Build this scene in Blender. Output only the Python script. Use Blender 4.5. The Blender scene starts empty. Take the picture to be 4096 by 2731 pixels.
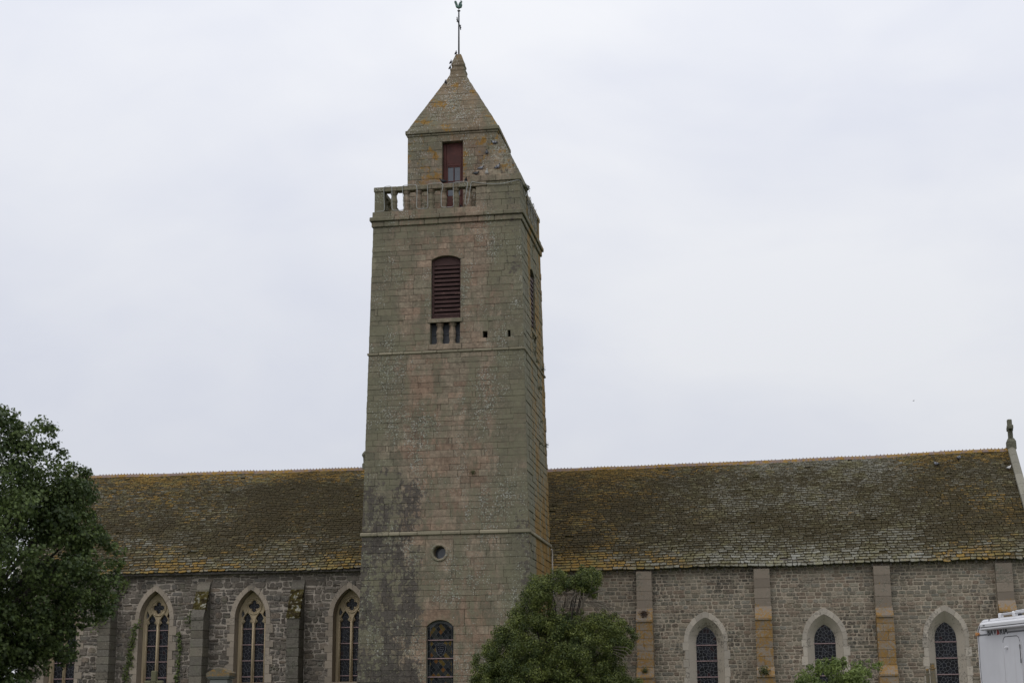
import bpy, bmesh, math, random
import numpy as np
from mathutils import Vector, Matrix, geometry
from math import sin, cos, pi, radians, sqrt, atan2, exp

random.seed(7); NPR = np.random.RandomState(11)
SC = bpy.context.scene
COL = SC.collection

# ------------------------------------------------------------------ camera
CAM_R = Vector((0.98670459, 0.16234581, -0.00760841))
CAM_U = Vector((0.04450925, -0.22490098, 0.97336451))
CAM_F = Vector((-0.15631052, 0.96076188, 0.22913672))
CAM_C = Vector((15.496, -58.815, 1.6))
FPX = 6248.5 / 4096.0
cd = bpy.data.cameras.new('camera'); cam = bpy.data.objects.new('camera', cd); COL.objects.link(cam)
cam.matrix_world = Matrix(((CAM_R.x, CAM_U.x, -CAM_F.x, CAM_C.x), (CAM_R.y, CAM_U.y, -CAM_F.y, CAM_C.y),
                           (CAM_R.z, CAM_U.z, -CAM_F.z, CAM_C.z), (0, 0, 0, 1)))
cd.sensor_width = 36.0; cd.lens = 36.0 * FPX; cd.clip_start = 0.1; cd.clip_end = 3000
SC.camera = cam

# ------------------------------------------------------------------ world: overcast daylight
SUN_EL, SUN_AZ = radians(52), radians(205)      # azimuth clockwise from +Y
world = bpy.data.worlds.new('World'); SC.world = world; world.use_nodes = True
def build_world():
    nt = world.node_tree; nt.nodes.clear()
    out = nt.nodes.new('ShaderNodeOutputWorld'); bg = nt.nodes.new('ShaderNodeBackground')
    nt.links.new(bg.outputs[0], out.inputs[0])
    sky = nt.nodes.new('ShaderNodeTexSky'); sky.sky_type = 'NISHITA'; sky.sun_disc = False
    sky.sun_elevation = SUN_EL; sky.sun_rotation = SUN_AZ; sky.dust_density = 3.0
    ss = nt.nodes.new('ShaderNodeVectorMath'); ss.operation = 'SCALE'; ss.inputs['Scale'].default_value = 0.10
    nt.links.new(sky.outputs[0], ss.inputs[0])
    tc = nt.nodes.new('ShaderNodeTexCoord')
    sep = nt.nodes.new('ShaderNodeSeparateXYZ'); nt.links.new(tc.outputs['Generated'], sep.inputs[0])
    # overcast deck: luminance rises from horizon to zenith
    mr = nt.nodes.new('ShaderNodeMapRange'); mr.inputs[1].default_value = 0.0; mr.inputs[2].default_value = 1.0
    mr.inputs[3].default_value = 0.63; mr.inputs[4].default_value = 1.20
    nt.links.new(sep.outputs[2], mr.inputs[0])
    mp = nt.nodes.new('ShaderNodeMapping'); mp.inputs['Scale'].default_value = (1.0, 1.0, 1.9)
    nt.links.new(tc.outputs['Generated'], mp.inputs[0])
    nz = nt.nodes.new('ShaderNodeTexNoise'); nz.inputs['Scale'].default_value = 3.4; nz.inputs['Detail'].default_value = 5
    nz.inputs['Roughness'].default_value = 0.48; nz.inputs['Distortion'].default_value = 0.35
    nt.links.new(mp.outputs[0], nz.inputs['Vector'])
    nz2 = nt.nodes.new('ShaderNodeTexNoise'); nz2.inputs['Scale'].default_value = 8.5; nz2.inputs['Detail'].default_value = 6; nz2.inputs['Roughness'].default_value = 0.5; nz2.inputs['Distortion'].default_value = 0.6
    nt.links.new(mp.outputs[0], nz2.inputs['Vector'])
    av = nt.nodes.new('ShaderNodeMath'); av.operation = 'MULTIPLY_ADD'; av.inputs[1].default_value = 0.28; nt.links.new(nz2.outputs[0], av.inputs[0])
    sb = nt.nodes.new('ShaderNodeMath'); sb.operation = 'MULTIPLY_ADD'; sb.inputs[1].default_value = 1.0; sb.inputs[2].default_value = -0.12; nt.links.new(nz.outputs[0], sb.inputs[0]); nt.links.new(sb.outputs[0], av.inputs[2])
    cr = nt.nodes.new('ShaderNodeValToRGB'); e = cr.color_ramp.elements
    e[0].position = 0.30; e[0].color = (0.905, 0.94, 1.065, 1); e[1].position = 0.68; e[1].color = (1.10, 1.115, 1.165, 1)
    nt.links.new(av.outputs[0], cr.inputs[0])
    mu = nt.nodes.new('ShaderNodeVectorMath'); mu.operation = 'SCALE'
    nt.links.new(cr.outputs[0], mu.inputs[0]); nt.links.new(mr.outputs[0], mu.inputs['Scale'])
    mx = nt.nodes.new('ShaderNodeMix'); mx.data_type = 'RGBA'; mx.inputs[0].default_value = 0.93
    nt.links.new(ss.outputs[0], mx.inputs[6]); nt.links.new(mu.outputs[0], mx.inputs[7])
    nt.links.new(mx.outputs[2], bg.inputs[0]); bg.inputs[1].default_value = 1.0
build_world()
sl = bpy.data.lights.new('sun', 'SUN'); sl.energy = 0.6; sl.angle = radians(35); sl.color = (1.0, 0.96, 0.90)
so = bpy.data.objects.new('sun', sl); COL.objects.link(so)
sd = Vector((sin(SUN_AZ) * cos(SUN_EL), cos(SUN_AZ) * cos(SUN_EL), sin(SUN_EL)))
so.rotation_euler = sd.to_track_quat('Z', 'Y').to_euler(); so.location = (0, -40, 60)
SC.view_settings.view_transform = 'Standard'; SC.view_settings.look = 'None'
SC.view_settings.exposure = 0.0; SC.view_settings.gamma = 1.0; SC.view_settings.use_curve_mapping = False

# ------------------------------------------------------------------ projection helper (only to rank pieces by visible size)
def pix(P):
    d = Vector(P) - CAM_C; z = d.dot(CAM_F)
    return (2048 + 6248.5 * d.dot(CAM_R) / z, 1365 - 6248.5 * d.dot(CAM_U) / z)
def scr_area(poly):
    pts = [pix(p) for p in poly]; a = 0
    for i in range(len(pts)):
        x0, y0 = pts[i]; x1, y1 = pts[(i + 1) % len(pts)]; a += x0 * y1 - x1 * y0
    cx = sum(p[0] for p in pts) / len(pts); cy = sum(p[1] for p in pts) / len(pts)
    if cx < 0 or cx > 4096 or cy < 0 or cy > 2731: return 0.0
    return abs(a) / 2

# ------------------------------------------------------------------ mesh helpers
CENT = {}
class MB:
    def __init__(s): s.v = []; s.f = []; s.t = []
    def add(s, verts, faces, tone=(0.5, 0.5, 0.5)):
        o = len(s.v); s.v += [tuple(p) for p in verts]
        s.f += [tuple(i + o for i in f) for f in faces]
        if tone and isinstance(tone[0], (tuple, list)): s.t += list(tone)
        else: s.t += [tone] * len(verts)
        return s
    def box(s, a, b, tone=(0.5, 0.5, 0.5)):
        x0, y0, z0 = a; x1, y1, z1 = b
        return s.add([(x0, y0, z0), (x1, y0, z0), (x1, y1, z0), (x0, y1, z0), (x0, y0, z1), (x1, y0, z1), (x1, y1, z1), (x0, y1, z1)],
                     [(0, 3, 2, 1), (4, 5, 6, 7), (0, 1, 5, 4), (1, 2, 6, 5), (2, 3, 7, 6), (3, 0, 4, 7)], tone)
    def cbox(s, a, b, c=0.01, tone=(0.5, 0.5, 0.5)):
        # box with chamfered edges
        x0, y0, z0 = a; x1, y1, z1 = b
        bm = bmesh.new(); r = bmesh.ops.create_cube(bm, size=1.0)
        for v in bm.verts:
            v.co = Vector((x0 + (v.co.x + .5) * (x1 - x0), y0 + (v.co.y + .5) * (y1 - y0), z0 + (v.co.z + .5) * (z1 - z0)))
        bmesh.ops.bevel(bm, geom=list(bm.edges), offset=c, segments=1, affect='EDGES')
        bm.verts.ensure_lookup_table(); bm.verts.index_update()
        s.add([v.co[:] for v in bm.verts], [[v.index for v in f.verts] for f in bm.faces], tone); bm.free()
        return s
    def tube(s, pts, rad, n=8, tone=(0.5, 0.5, 0.5), cap=True):
        pts = [Vector(p) for p in pts]
        if not isinstance(rad, (list, tuple)): rad = [rad] * len(pts)
        vs = []; fs = []; ref = Vector((0.31, 0.57, 0.76)).normalized()
        for i, p in enumerate(pts):
            t = (pts[min(i + 1, len(pts) - 1)] - pts[max(i - 1, 0)]).normalized()
            a = t.cross(ref)
            if a.length < 1e-3: a = t.cross(Vector((1, 0, 0)))
            a.normalize(); b = t.cross(a)
            for k in range(n):
                w = 2 * pi * k / n; vs.append(p + rad[i] * (cos(w) * a + sin(w) * b))
        for i in range(len(pts) - 1):
            for k in range(n):
                k2 = (k + 1) % n; fs.append((i * n + k, i * n + k2, (i + 1) * n + k2, (i + 1) * n + k))
        if cap: fs.append(tuple(range(n - 1, -1, -1))); fs.append(tuple((len(pts) - 1) * n + k for k in range(n)))
        return s.add(vs, fs, tone)
    def lathe(s, c, prof, n=10, tone=(0.5, 0.5, 0.5), square=False, rot=0.0):
        # prof: (radius, z)
        vs = []; fs = []
        for (r, z) in prof:
            for k in range(n):
                w = 2 * pi * k / n + rot; vs.append((c[0] + r * cos(w), c[1] + r * sin(w), c[2] + z))
        for i in range(len(prof) - 1):
            for k in range(n):
                k2 = (k + 1) % n; fs.append((i * n + k, i * n + k2, (i + 1) * n + k2, (i + 1) * n + k))
        fs.append(tuple(range(n - 1, -1, -1))); fs.append(tuple((len(prof) - 1) * n + k for k in range(n)))
        return s.add(vs, fs, tone)
    def build(s, name, mat, parent=None, kind=None, smooth=False, center=None):
        if not s.v: return None
        v = np.array(s.v, dtype=np.float64)
        c = Vector(center) if center is not None else Vector(((v.min(0) + v.max(0)) / 2).tolist())
        me = bpy.data.meshes.new(name); me.from_pydata((v - np.array(c[:])).tolist(), [], s.f)
        at = me.attributes.new('tone', 'FLOAT_COLOR', 'POINT')
        t = np.ones((len(s.v), 4), dtype=np.float32); t[:, :3] = np.array(s.t, dtype=np.float32)
        at.data.foreach_set('color', t.ravel())
        if smooth: me.polygons.foreach_set('use_smooth', [True] * len(me.polygons))
        me.materials.append(mat); me.update()
        return link(name, me, parent, c, kind)
def link(name, me, parent, c, kind=None):
    o = bpy.data.objects.new(name, me); COL.objects.link(o); CENT[o.name] = Vector(c)
    if parent is not None:
        o.parent = parent; o.location = Vector(c) - CENT[parent.name]
    else: o.location = c
    if kind: o['kind'] = kind
    return o
def thing(name, label, cat, loc=(0, 0, 0), rotz=0.0, group=None, local=False):
    o = bpy.data.objects.new(name, None); COL.objects.link(o); o.location = loc; o.rotation_euler = (0, 0, rotz)
    o.empty_display_size = 0.2
    CENT[o.name] = Vector((0, 0, 0)) if local else Vector(loc)
    tag(o, label, cat, group); return o
def tag(o, label=None, cat=None, group=None, kind=None):
    if label: o['label'] = label
    if cat: o['category'] = cat
    if group: o['group'] = group
    if kind: o['kind'] = kind
    return o
def part(name, mat, parent, boxes=(), c=None, label=None, tone=(0.5, 0.5, 0.5)):
    m = MB()
    for a, b in boxes: m.cbox(a, b, c, tone) if c else m.box(a, b, tone)
    o = m.build(name, mat, parent)
    if label: o['label'] = label
    return o
def big_mesh(name, verts, nper, mat, parent=None, tones=None, kind=None, center=None):
    # verts: (N*nper,3) numpy; N separate n-gons
    N = len(verts) // nper
    c = np.array(center if center is not None else verts.mean(0))
    me = bpy.data.meshes.new(name)
    me.vertices.add(len(verts)); me.vertices.foreach_set('co', (verts - c).astype(np.float32).ravel())
    me.loops.add(len(verts)); me.loops.foreach_set('vertex_index', np.arange(len(verts), dtype=np.int32))
    me.polygons.add(N); me.polygons.foreach_set('loop_start', np.arange(0, len(verts), nper, dtype=np.int32))
    me.update(calc_edges=True)
    if tones is not None:
        at = me.attributes.new('tone', 'FLOAT_COLOR', 'POINT')
        t = np.ones((len(verts), 4), dtype=np.float32); t[:, :3] = tones; at.data.foreach_set('color', t.ravel())
    me.materials.append(mat); me.validate()
    return link(name, me, parent, Vector(c.tolist()), kind)

# ------------------------------------------------------------------ material helpers
class NT:
    def __init__(s, name):
        s.m = bpy.data.materials.new(name); s.m.use_nodes = True; s.t = s.m.node_tree; s.t.nodes.clear()
        s.out = s.t.nodes.new('ShaderNodeOutputMaterial'); s.b = s.t.nodes.new('ShaderNodeBsdfPrincipled')
        s.t.links.new(s.b.outputs[0], s.out.inputs[0]); s.b.inputs['Roughness'].default_value = 0.9
        s.b.inputs['Specular IOR Level'].default_value = 0.25
        g = s.t.nodes.new('ShaderNodeNewGeometry'); s.pos = g.outputs['Position']; s.nor = g.outputs['True Normal']
        sx = s.t.nodes.new('ShaderNodeSeparateXYZ'); s.t.links.new(s.pos, sx.inputs[0]); s.x, s.y, s.z = sx.outputs
        a = s.t.nodes.new('ShaderNodeAttribute'); a.attribute_name = 'tone'
        sc = s.t.nodes.new('ShaderNodeSeparateColor'); s.t.links.new(a.outputs['Color'], sc.inputs[0]); s.r, s.g, s.bl = sc.outputs
    def L(s, a, b):
        if isinstance(a, (int, float)): b.default_value = a
        elif isinstance(a, (tuple, list)): b.default_value = (tuple(a) + (1.0,))[:len(b.default_value)]
        else: s.t.links.new(a, b)
    def noise(s, scale, detail=4, rough=0.55, vec=None, stretch=None, dist=0.0, off=None):
        n = s.t.nodes.new('ShaderNodeTexNoise'); n.inputs['Scale'].default_value = scale; n.inputs['Detail'].default_value = detail
        n.inputs['Roughness'].default_value = rough; n.inputs['Distortion'].default_value = dist
        v = vec or s.pos
        if stretch or off:
            m = s.t.nodes.new('ShaderNodeMapping'); m.inputs['Scale'].default_value = stretch or (1, 1, 1)
            m.inputs['Location'].default_value = off or (0, 0, 0); s.L(v, m.inputs[0]); v = m.outputs[0]
        s.L(v, n.inputs['Vector']); return n.outputs[0]
    def voro(s, scale, stretch=None, out='Distance', rnd=1.0):
        n = s.t.nodes.new('ShaderNodeTexVoronoi'); n.inputs['Scale'].default_value = scale; n.inputs['Randomness'].default_value = rnd
        v = s.pos
        if stretch:
            m = s.t.nodes.new('ShaderNodeMapping'); m.inputs['Scale'].default_value = stretch; s.L(v, m.inputs[0]); v = m.outputs[0]
        s.L(v, n.inputs['Vector']); return n.outputs[out]
    def math(s, op, a, b=0.0, clamp=False):
        n = s.t.nodes.new('ShaderNodeMath'); n.operation = op; n.use_clamp = clamp
        s.L(a, n.inputs[0]); s.L(b, n.inputs[1]); return n.outputs[0]
    def ss(s, a, lo, hi, o0=0.0, o1=1.0):
        n = s.t.nodes.new('ShaderNodeMapRange'); n.interpolation_type = 'SMOOTHSTEP'
        s.L(a, n.inputs[0]); n.inputs[1].default_value = lo; n.inputs[2].default_value = hi
        n.inputs[3].default_value = o0; n.inputs[4].default_value = o1; return n.outputs[0]
    def mul(s, *a):
        r = a[0]
        for b in a[1:]: r = s.math('MULTIPLY', r, b)
        return r
    def mix(s, f, a, b, mode='MIX'):
        n = s.t.nodes.new('ShaderNodeMix'); n.data_type = 'RGBA'; n.blend_type = mode
        s.L(f, n.inputs[0]); s.L(a, n.inputs[6]); s.L(b, n.inputs[7]); return n.outputs[2]
    def ramp(s, f, stops, const=False):
        n = s.t.nodes.new('ShaderNodeValToRGB'); cr = n.color_ramp
        if const: cr.interpolation = 'CONSTANT'
        while len(cr.elements) < len(stops): cr.elements.new(0.5)
        for e, (p, c) in zip(cr.elements, stops): e.position = p; e.color = tuple(c) + (1,)
        s.L(f, n.inputs[0]); return n.outputs[0]
    def scale(s, c, f):
        n = s.t.nodes.new('ShaderNodeVectorMath'); n.operation = 'SCALE'; s.L(c, n.inputs[0]); s.L(f, n.inputs['Scale']); return n.outputs[0]
    def done(s, col, rough=0.9, bump=None, bs=0.4, bd=0.02, metal=0.0, spec=0.25):
        s.L(col, s.b.inputs['Base Color']); s.L(rough, s.b.inputs['Roughness']); s.b.inputs['Metallic'].default_value = metal
        s.b.inputs['Specular IOR Level'].default_value = spec
        if bump is not None:
            n = s.t.nodes.new('ShaderNodeBump'); n.inputs['Strength'].default_value = bs; n.inputs['Distance'].default_value = bd
            s.L(bump, n.inputs['Height']); s.t.links.new(n.outputs[0], s.b.inputs['Normal'])
        return s.m
def plain(name, col, rough=0.7, var=0.15, sc=6.0, metal=0.0, spec=0.3, bs=0.2):
    n = NT(name); f = n.noise(sc, 5, 0.6); c = n.scale(col, n.ss(f, 0.2, 0.8, 1 - var, 1 + var))
    return n.done(c, rough, n.noise(sc * 6, 3), bs, 0.005, metal, spec)

# ------------------------------------------------------------------ materials
def mat_tower(mortar=False):
    n = NT('tower_mortar' if mortar else 'tower_ashlar')
    big = n.noise(0.35, 5, 0.6); mid = n.noise(1.1, 7, 0.68); fine = n.noise(11, 6, 0.7)
    cx = n.math('ABSOLUTE', n.math('SUBTRACT', n.x, 3.3))           # distance from the face's middle
    edge = n.ss(cx, 1.0, 3.0)
    sel = n.math('ADD', n.math('ADD', n.math('MULTIPLY', n.r, 0.52), 0.12), n.math('MULTIPLY', n.math('SUBTRACT', edge, 0.25), 0.48))
    sel = n.math('ADD', sel, n.math('MULTIPLY', n.math('SUBTRACT', big, 0.5), 1.5))
    c = n.ramp(sel, [(0.0, (0.255, 0.180, 0.128)), (0.28, (0.262, 0.205, 0.150)), (0.50, (0.246, 0.206, 0.150)), (0.72, (0.215, 0.194, 0.137)), (1.0, (0.186, 0.177, 0.123))])
    gr = n.noise(5.5, 6, 0.75, off=(2, 6, 1)); c = n.scale(c, n.ss(gr, 0.30, 0.70, 0.78, 1.22))
    if mortar: c = n.mix(0.6, c, (0.15, 0.132, 0.100))
    c = n.scale(c, n.ss(fine, 0.2, 0.8, 0.72, 1.25)); c = n.scale(c, n.ss(n.g, 0, 1, 0.88, 1.12)); c = n.mix(n.ss(n.z, 23.5, 25.6, 0.0, 0.55), c, (0.140, 0.118, 0.072)); c = n.scale(c, n.ss(mid, 0.35, 0.65, 0.82, 1.14))
    # grey-green lichen film, in vertical curtains and near the corners
    lm = n.noise(0.75, 8, 0.72, stretch=(1.3, 1.3, 0.55)); lm = n.math('ADD', lm, n.math('MULTIPLY', edge, 0.10))
    lf = n.mul(n.ss(lm, 0.45, 0.57), n.ss(fine, 0.30, 0.55), 0.9)
    c = n.mix(lf, c, n.mix(n.ss(mid, 0.4, 0.6), (0.186, 0.176, 0.118), (0.130, 0.121, 0.086)))
    # black crust low down on the left and in patches
    zr = n.mul(n.ss(n.z, 13.0, 9.0), n.ss(n.x, 3.5, 1.6)); zr2 = n.mul(n.ss(n.z, 12.0, 8.0), n.ss(n.x, 5.5, 6.2), 0.75)
    zr3 = n.mul(n.ss(n.z, 13.0, 19.0), n.ss(n.x, 4.5, 6.0), 0.55)
    zr = n.math('MAXIMUM', n.math('MAXIMUM', zr, zr2), zr3)
    cr = n.noise(0.95, 9, 0.76, stretch=(1.35, 1.35, 0.75), off=(3.1, 0, 1.7)); sp = n.noise(7.5, 5, 0.7, off=(9, 2, 4))
    cm = n.math('ADD', n.math('MULTIPLY', cr, 1.0), n.math('MULTIPLY', n.math('SUBTRACT', sp, 0.5), 0.75))
    cm = n.math('ADD', cm, n.math('MULTIPLY', n.math('SUBTRACT', zr, 1.0), 0.26)); cm = n.math('ADD', cm, n.math('MULTIPLY', zr, 0.035))
    cf = n.math('MULTIPLY', n.ss(cm, 0.485, 0.535), 0.92); c = n.mix(cf, c, n.mix(n.ss(sp, 0.4, 0.6), (0.052, 0.046, 0.042), (0.105, 0.092, 0.080)))
    # crusty grey-white lichen specks
    dn = n.noise(0.55, 6, 0.7, stretch=(1.4, 1.4, 0.75), off=(1.3, 5, 8.2)); vd = n.voro(13.0); vd2 = n.voro(22.0)
    th = n.ss(dn, 0.42, 0.62, 0.06, 0.40)
    sm = n.math('GREATER_THAN', th, vd); c = n.mix(n.mul(sm, n.math('SUBTRACT', 0.72, cf, True)), c, n.mix(n.ss(n.noise(3.3), 0.4, 0.6), (0.40, 0.40, 0.35), (0.28, 0.29, 0.22)))
    sm2 = n.math('GREATER_THAN', n.ss(dn, 0.46, 0.64, 0.0, 0.40), vd2); c = n.mix(n.mul(sm2, 0.7), c, (0.09, 0.09, 0.075))
    # orange lichen, mostly on the side turned to the right and below ledges
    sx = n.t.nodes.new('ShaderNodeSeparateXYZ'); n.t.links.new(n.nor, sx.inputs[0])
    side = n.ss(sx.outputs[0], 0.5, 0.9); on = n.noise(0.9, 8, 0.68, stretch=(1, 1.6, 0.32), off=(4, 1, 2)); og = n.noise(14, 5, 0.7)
    om = n.math('ADD', on, n.math('MULTIPLY', n.math('SUBTRACT', og, 0.5), 0.70)); om = n.math('ADD', om, n.ss(n.z, 13.0, 6.5, 0.0, 0.09))
    om = n.math('ADD', om, n.ss(n.y, 0.9, 2.4, -0.16, 0.02))
    of = n.mul(n.ss(om, 0.50, 0.60), side, 0.78)
    fn = n.noise(1.7, 8, 0.7, off=(7, 7, 3)); top = n.ss(n.z, 22.4, 23.3)
    ff = n.mul(n.ss(n.math('ADD', fn, n.math('MULTIPLY', n.math('SUBTRACT', og, 0.5), 0.2)), 0.555, 0.61), n.math('ADD', n.math('MULTIPLY', top, 0.85), 0.03))
    o2 = n.math('MAXIMUM', of, ff)
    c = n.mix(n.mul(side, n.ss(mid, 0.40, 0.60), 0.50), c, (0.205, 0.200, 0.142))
    c = n.mix(o2, c, n.mix(n.ss(og, 0.35, 0.65), (0.205, 0.110, 0.024), (0.290, 0.170, 0.042)))
    # droppings running down on the lantern and spire
    dr = n.noise(9.0, 4, 0.8, stretch=(3.5, 3.5, 0.7)); dg = n.noise(0.9, 5, 0.6, off=(2, 8, 1))
    dv = n.voro(24.0, (1.0, 1.0, 0.30)); dt = n.ss(n.math('ADD', dg, n.math('MULTIPLY', n.math('SUBTRACT', dr, 0.5), 0.5)), 0.42, 0.62, 0.0, 0.34)
    dm = n.mul(n.ss(n.z, 22.4, 23.2), n.math('GREATER_THAN', dt, dv), n.ss(n.z, 25.5, 28.0, 0.42, 0.7))
    c = n.mix(dm, c, (0.55, 0.54, 0.50))
    h = n.math('ADD', n.math('MULTIPLY', fine, 0.6), n.math('MULTIPLY', n.noise(40, 4, 0.7), 0.4)); h = n.math('ADD', h, n.math('MULTIPLY', sm, 0.35))
    return n.done(c, 0.93, h, 0.7, 0.02, spec=0.15)
M = {}
M['tower'] = mat_tower(); M['tower_mortar'] = mat_tower(True)

def mat_rubble(name, stops, dark=0.5, blotch=(0.045, 0.040, 0.036), spot=0.35):
    n = NT(name); fine = n.noise(14, 6, 0.7); c = n.ramp(n.r, stops)
    c = n.scale(c, n.ss(n.g, 0, 1, 0.78, 1.22)); c = n.scale(c, n.ss(fine, 0.2, 0.8, 0.70, 1.28))
    bg = n.noise(0.5, 6, 0.65, off=(2, 3, 9)); bl = n.noise(8.5, 6, 0.72, off=(5, 1, 2))
    b = n.math('ADD', bl, n.math('MULTIPLY', n.math('SUBTRACT', bg, 0.5), 0.9))
    c = n.mix(n.mul(n.ss(b, 0.53, 0.62), dark), c, blotch)
    gm = n.noise(2.2, 6, 0.7, off=(8, 8, 1)); c = n.mix(n.mul(n.ss(gm, 0.52, 0.68), 0.4), c, (0.17, 0.175, 0.12))
    v = n.voro(17.0); sm = n.math('GREATER_THAN', n.ss(n.noise(0.8, 5, 0.7, off=(1, 9, 5)), 0.42, 0.62, 0.0, 0.24), v)
    c = n.mix(n.mul(sm, spot), c, (0.42, 0.41, 0.36))
    return n.done(c, 0.93, n.math('ADD', fine, n.math('MULTIPLY', n.noise(45, 3, 0.7), 0.4)), 0.7, 0.02, spec=0.15)
M['nave'] = mat_rubble('nave_stone', [(0, (0.212, 0.162, 0.122)), (0.3, (0.240, 0.200, 0.155)), (0.55, (0.215, 0.198, 0.158)), (0.8, (0.262, 0.218, 0.165)), (1, (0.190, 0.180, 0.152))], 0.72)
M['choir'] = mat_rubble('choir_stone', [(0, (0.120, 0.100, 0.082)), (0.3, (0.155, 0.134, 0.112)), (0.6, (0.180, 0.155, 0.130)), (0.85, (0.135, 0.124, 0.110)), (1, (0.210, 0.168, 0.130))], 0.6)
def mat_mortar(name, col, dk, amt):
    n = NT(name); f = n.noise(9, 7, 0.7); b = n.noise(1.0, 6, 0.7, off=(3, 3, 3)); c = n.scale(col, n.ss(f, 0.2, 0.8, 0.75, 1.2))
    m = n.math('ADD', b, n.math('MULTIPLY', n.math('SUBTRACT', f, 0.5), 0.5)); c = n.mix(n.mul(n.ss(m, 0.45, 0.60), amt), c, dk)
    return n.done(c, 0.95, f, 0.8, 0.03, spec=0.1)
M['nave_mortar'] = mat_mortar('nave_mortar', (0.410, 0.350, 0.275), (0.19, 0.163, 0.128), 0.50)
M['choir_mortar'] = mat_mortar('choir_mortar', (0.400, 0.350, 0.295), (0.085, 0.074, 0.062), 0.75)
def mat_lime(name, c0, c1, dark, dmin=0.52, orange=0.0):
    n = NT(name); f = n.noise(5, 7, 0.68); c = n.mix(n.math('ADD', n.math('MULTIPLY', f, 0.7), n.math('MULTIPLY', n.r, 0.3)), c0, c1)
    c = n.scale(c, n.ss(n.g, 0, 1, 0.85, 1.12)); g = n.noise(0.9, 6, 0.7, off=(4, 4, 1)); s = n.noise(13, 5, 0.75)
    m = n.math('ADD', g, n.math('MULTIPLY', n.math('SUBTRACT', s, 0.5), 1.0)); c = n.mix(n.mul(n.ss(m, dmin, dmin + 0.10), 0.75), c, dark)
    if orange > 0:
        o = n.noise(2.6, 7, 0.72, off=(1, 2, 6)); om = n.math('ADD', o, n.math('MULTIPLY', n.math('SUBTRACT', s, 0.5), 1.5))
        om = n.math('ADD', om, n.ss(n.z, 5.2, 5.9, 0.0, -0.3))
        c = n.mix(n.mul(n.ss(om, 0.58 - orange, 0.70 - orange), 0.85), c, n.mix(n.ss(s, 0.4, 0.6), (0.215, 0.112, 0.026), (0.285, 0.165, 0.045)))
        v = n.voro(16); sm = n.math('GREATER_THAN', 0.16, v); c = n.mix(n.mul(sm, n.ss(g, 0.4, 0.6), 0.6), c, (0.5, 0.49, 0.45))
    return n.done(c, 0.9, f, 0.5, 0.015, spec=0.15)
M['lime'] = mat_lime('pale_limestone', (0.36, 0.328, 0.285), (0.46, 0.405, 0.330), (0.13, 0.12, 0.105), 0.54)
M['tracery'] = mat_lime('tan_tracery_stone', (0.40, 0.320, 0.208), (0.48, 0.392, 0.262), (0.25, 0.205, 0.145), 0.60)
M['vous'] = mat_lime('arch_stone', (0.27, 0.232, 0.190), (0.36, 0.300, 0.235), (0.14, 0.128, 0.112), 0.57)
M['buttress'] = mat_lime('buttress_ashlar', (0.205, 0.172, 0.138), (0.255, 0.210, 0.165), (0.13, 0.13, 0.10), 0.57, 0.145)
M['choir_butt'] = mat_lime('choir_buttress_ashlar', (0.13, 0.118, 0.098), (0.165, 0.145, 0.118), (0.075, 0.070, 0.058), 0.50)
M['choir_butt'] = mat_rubble('lichened_buttress_ashlar', [(0, (0.120, 0.108, 0.090)), (0.5, (0.150, 0.136, 0.112)), (1, (0.180, 0.158, 0.125))], 0.7, (0.06, 0.054, 0.045), 0.55)
M['coping'] = mat_lime('coping_stone', (0.22, 0.210, 0.170), (0.29, 0.275, 0.225), (0.17, 0.16, 0.11), 0.55, -0.02)
M['cross'] = mat_lime('cross_stone', (0.13, 0.130, 0.095), (0.17, 0.165, 0.120), (0.08, 0.08, 0.06), 0.52)
M['string'] = mat_lime('string_course_stone', (0.235, 0.212, 0.150), (0.300, 0.265, 0.190), (0.15, 0.14, 0.105), 0.58)
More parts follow.
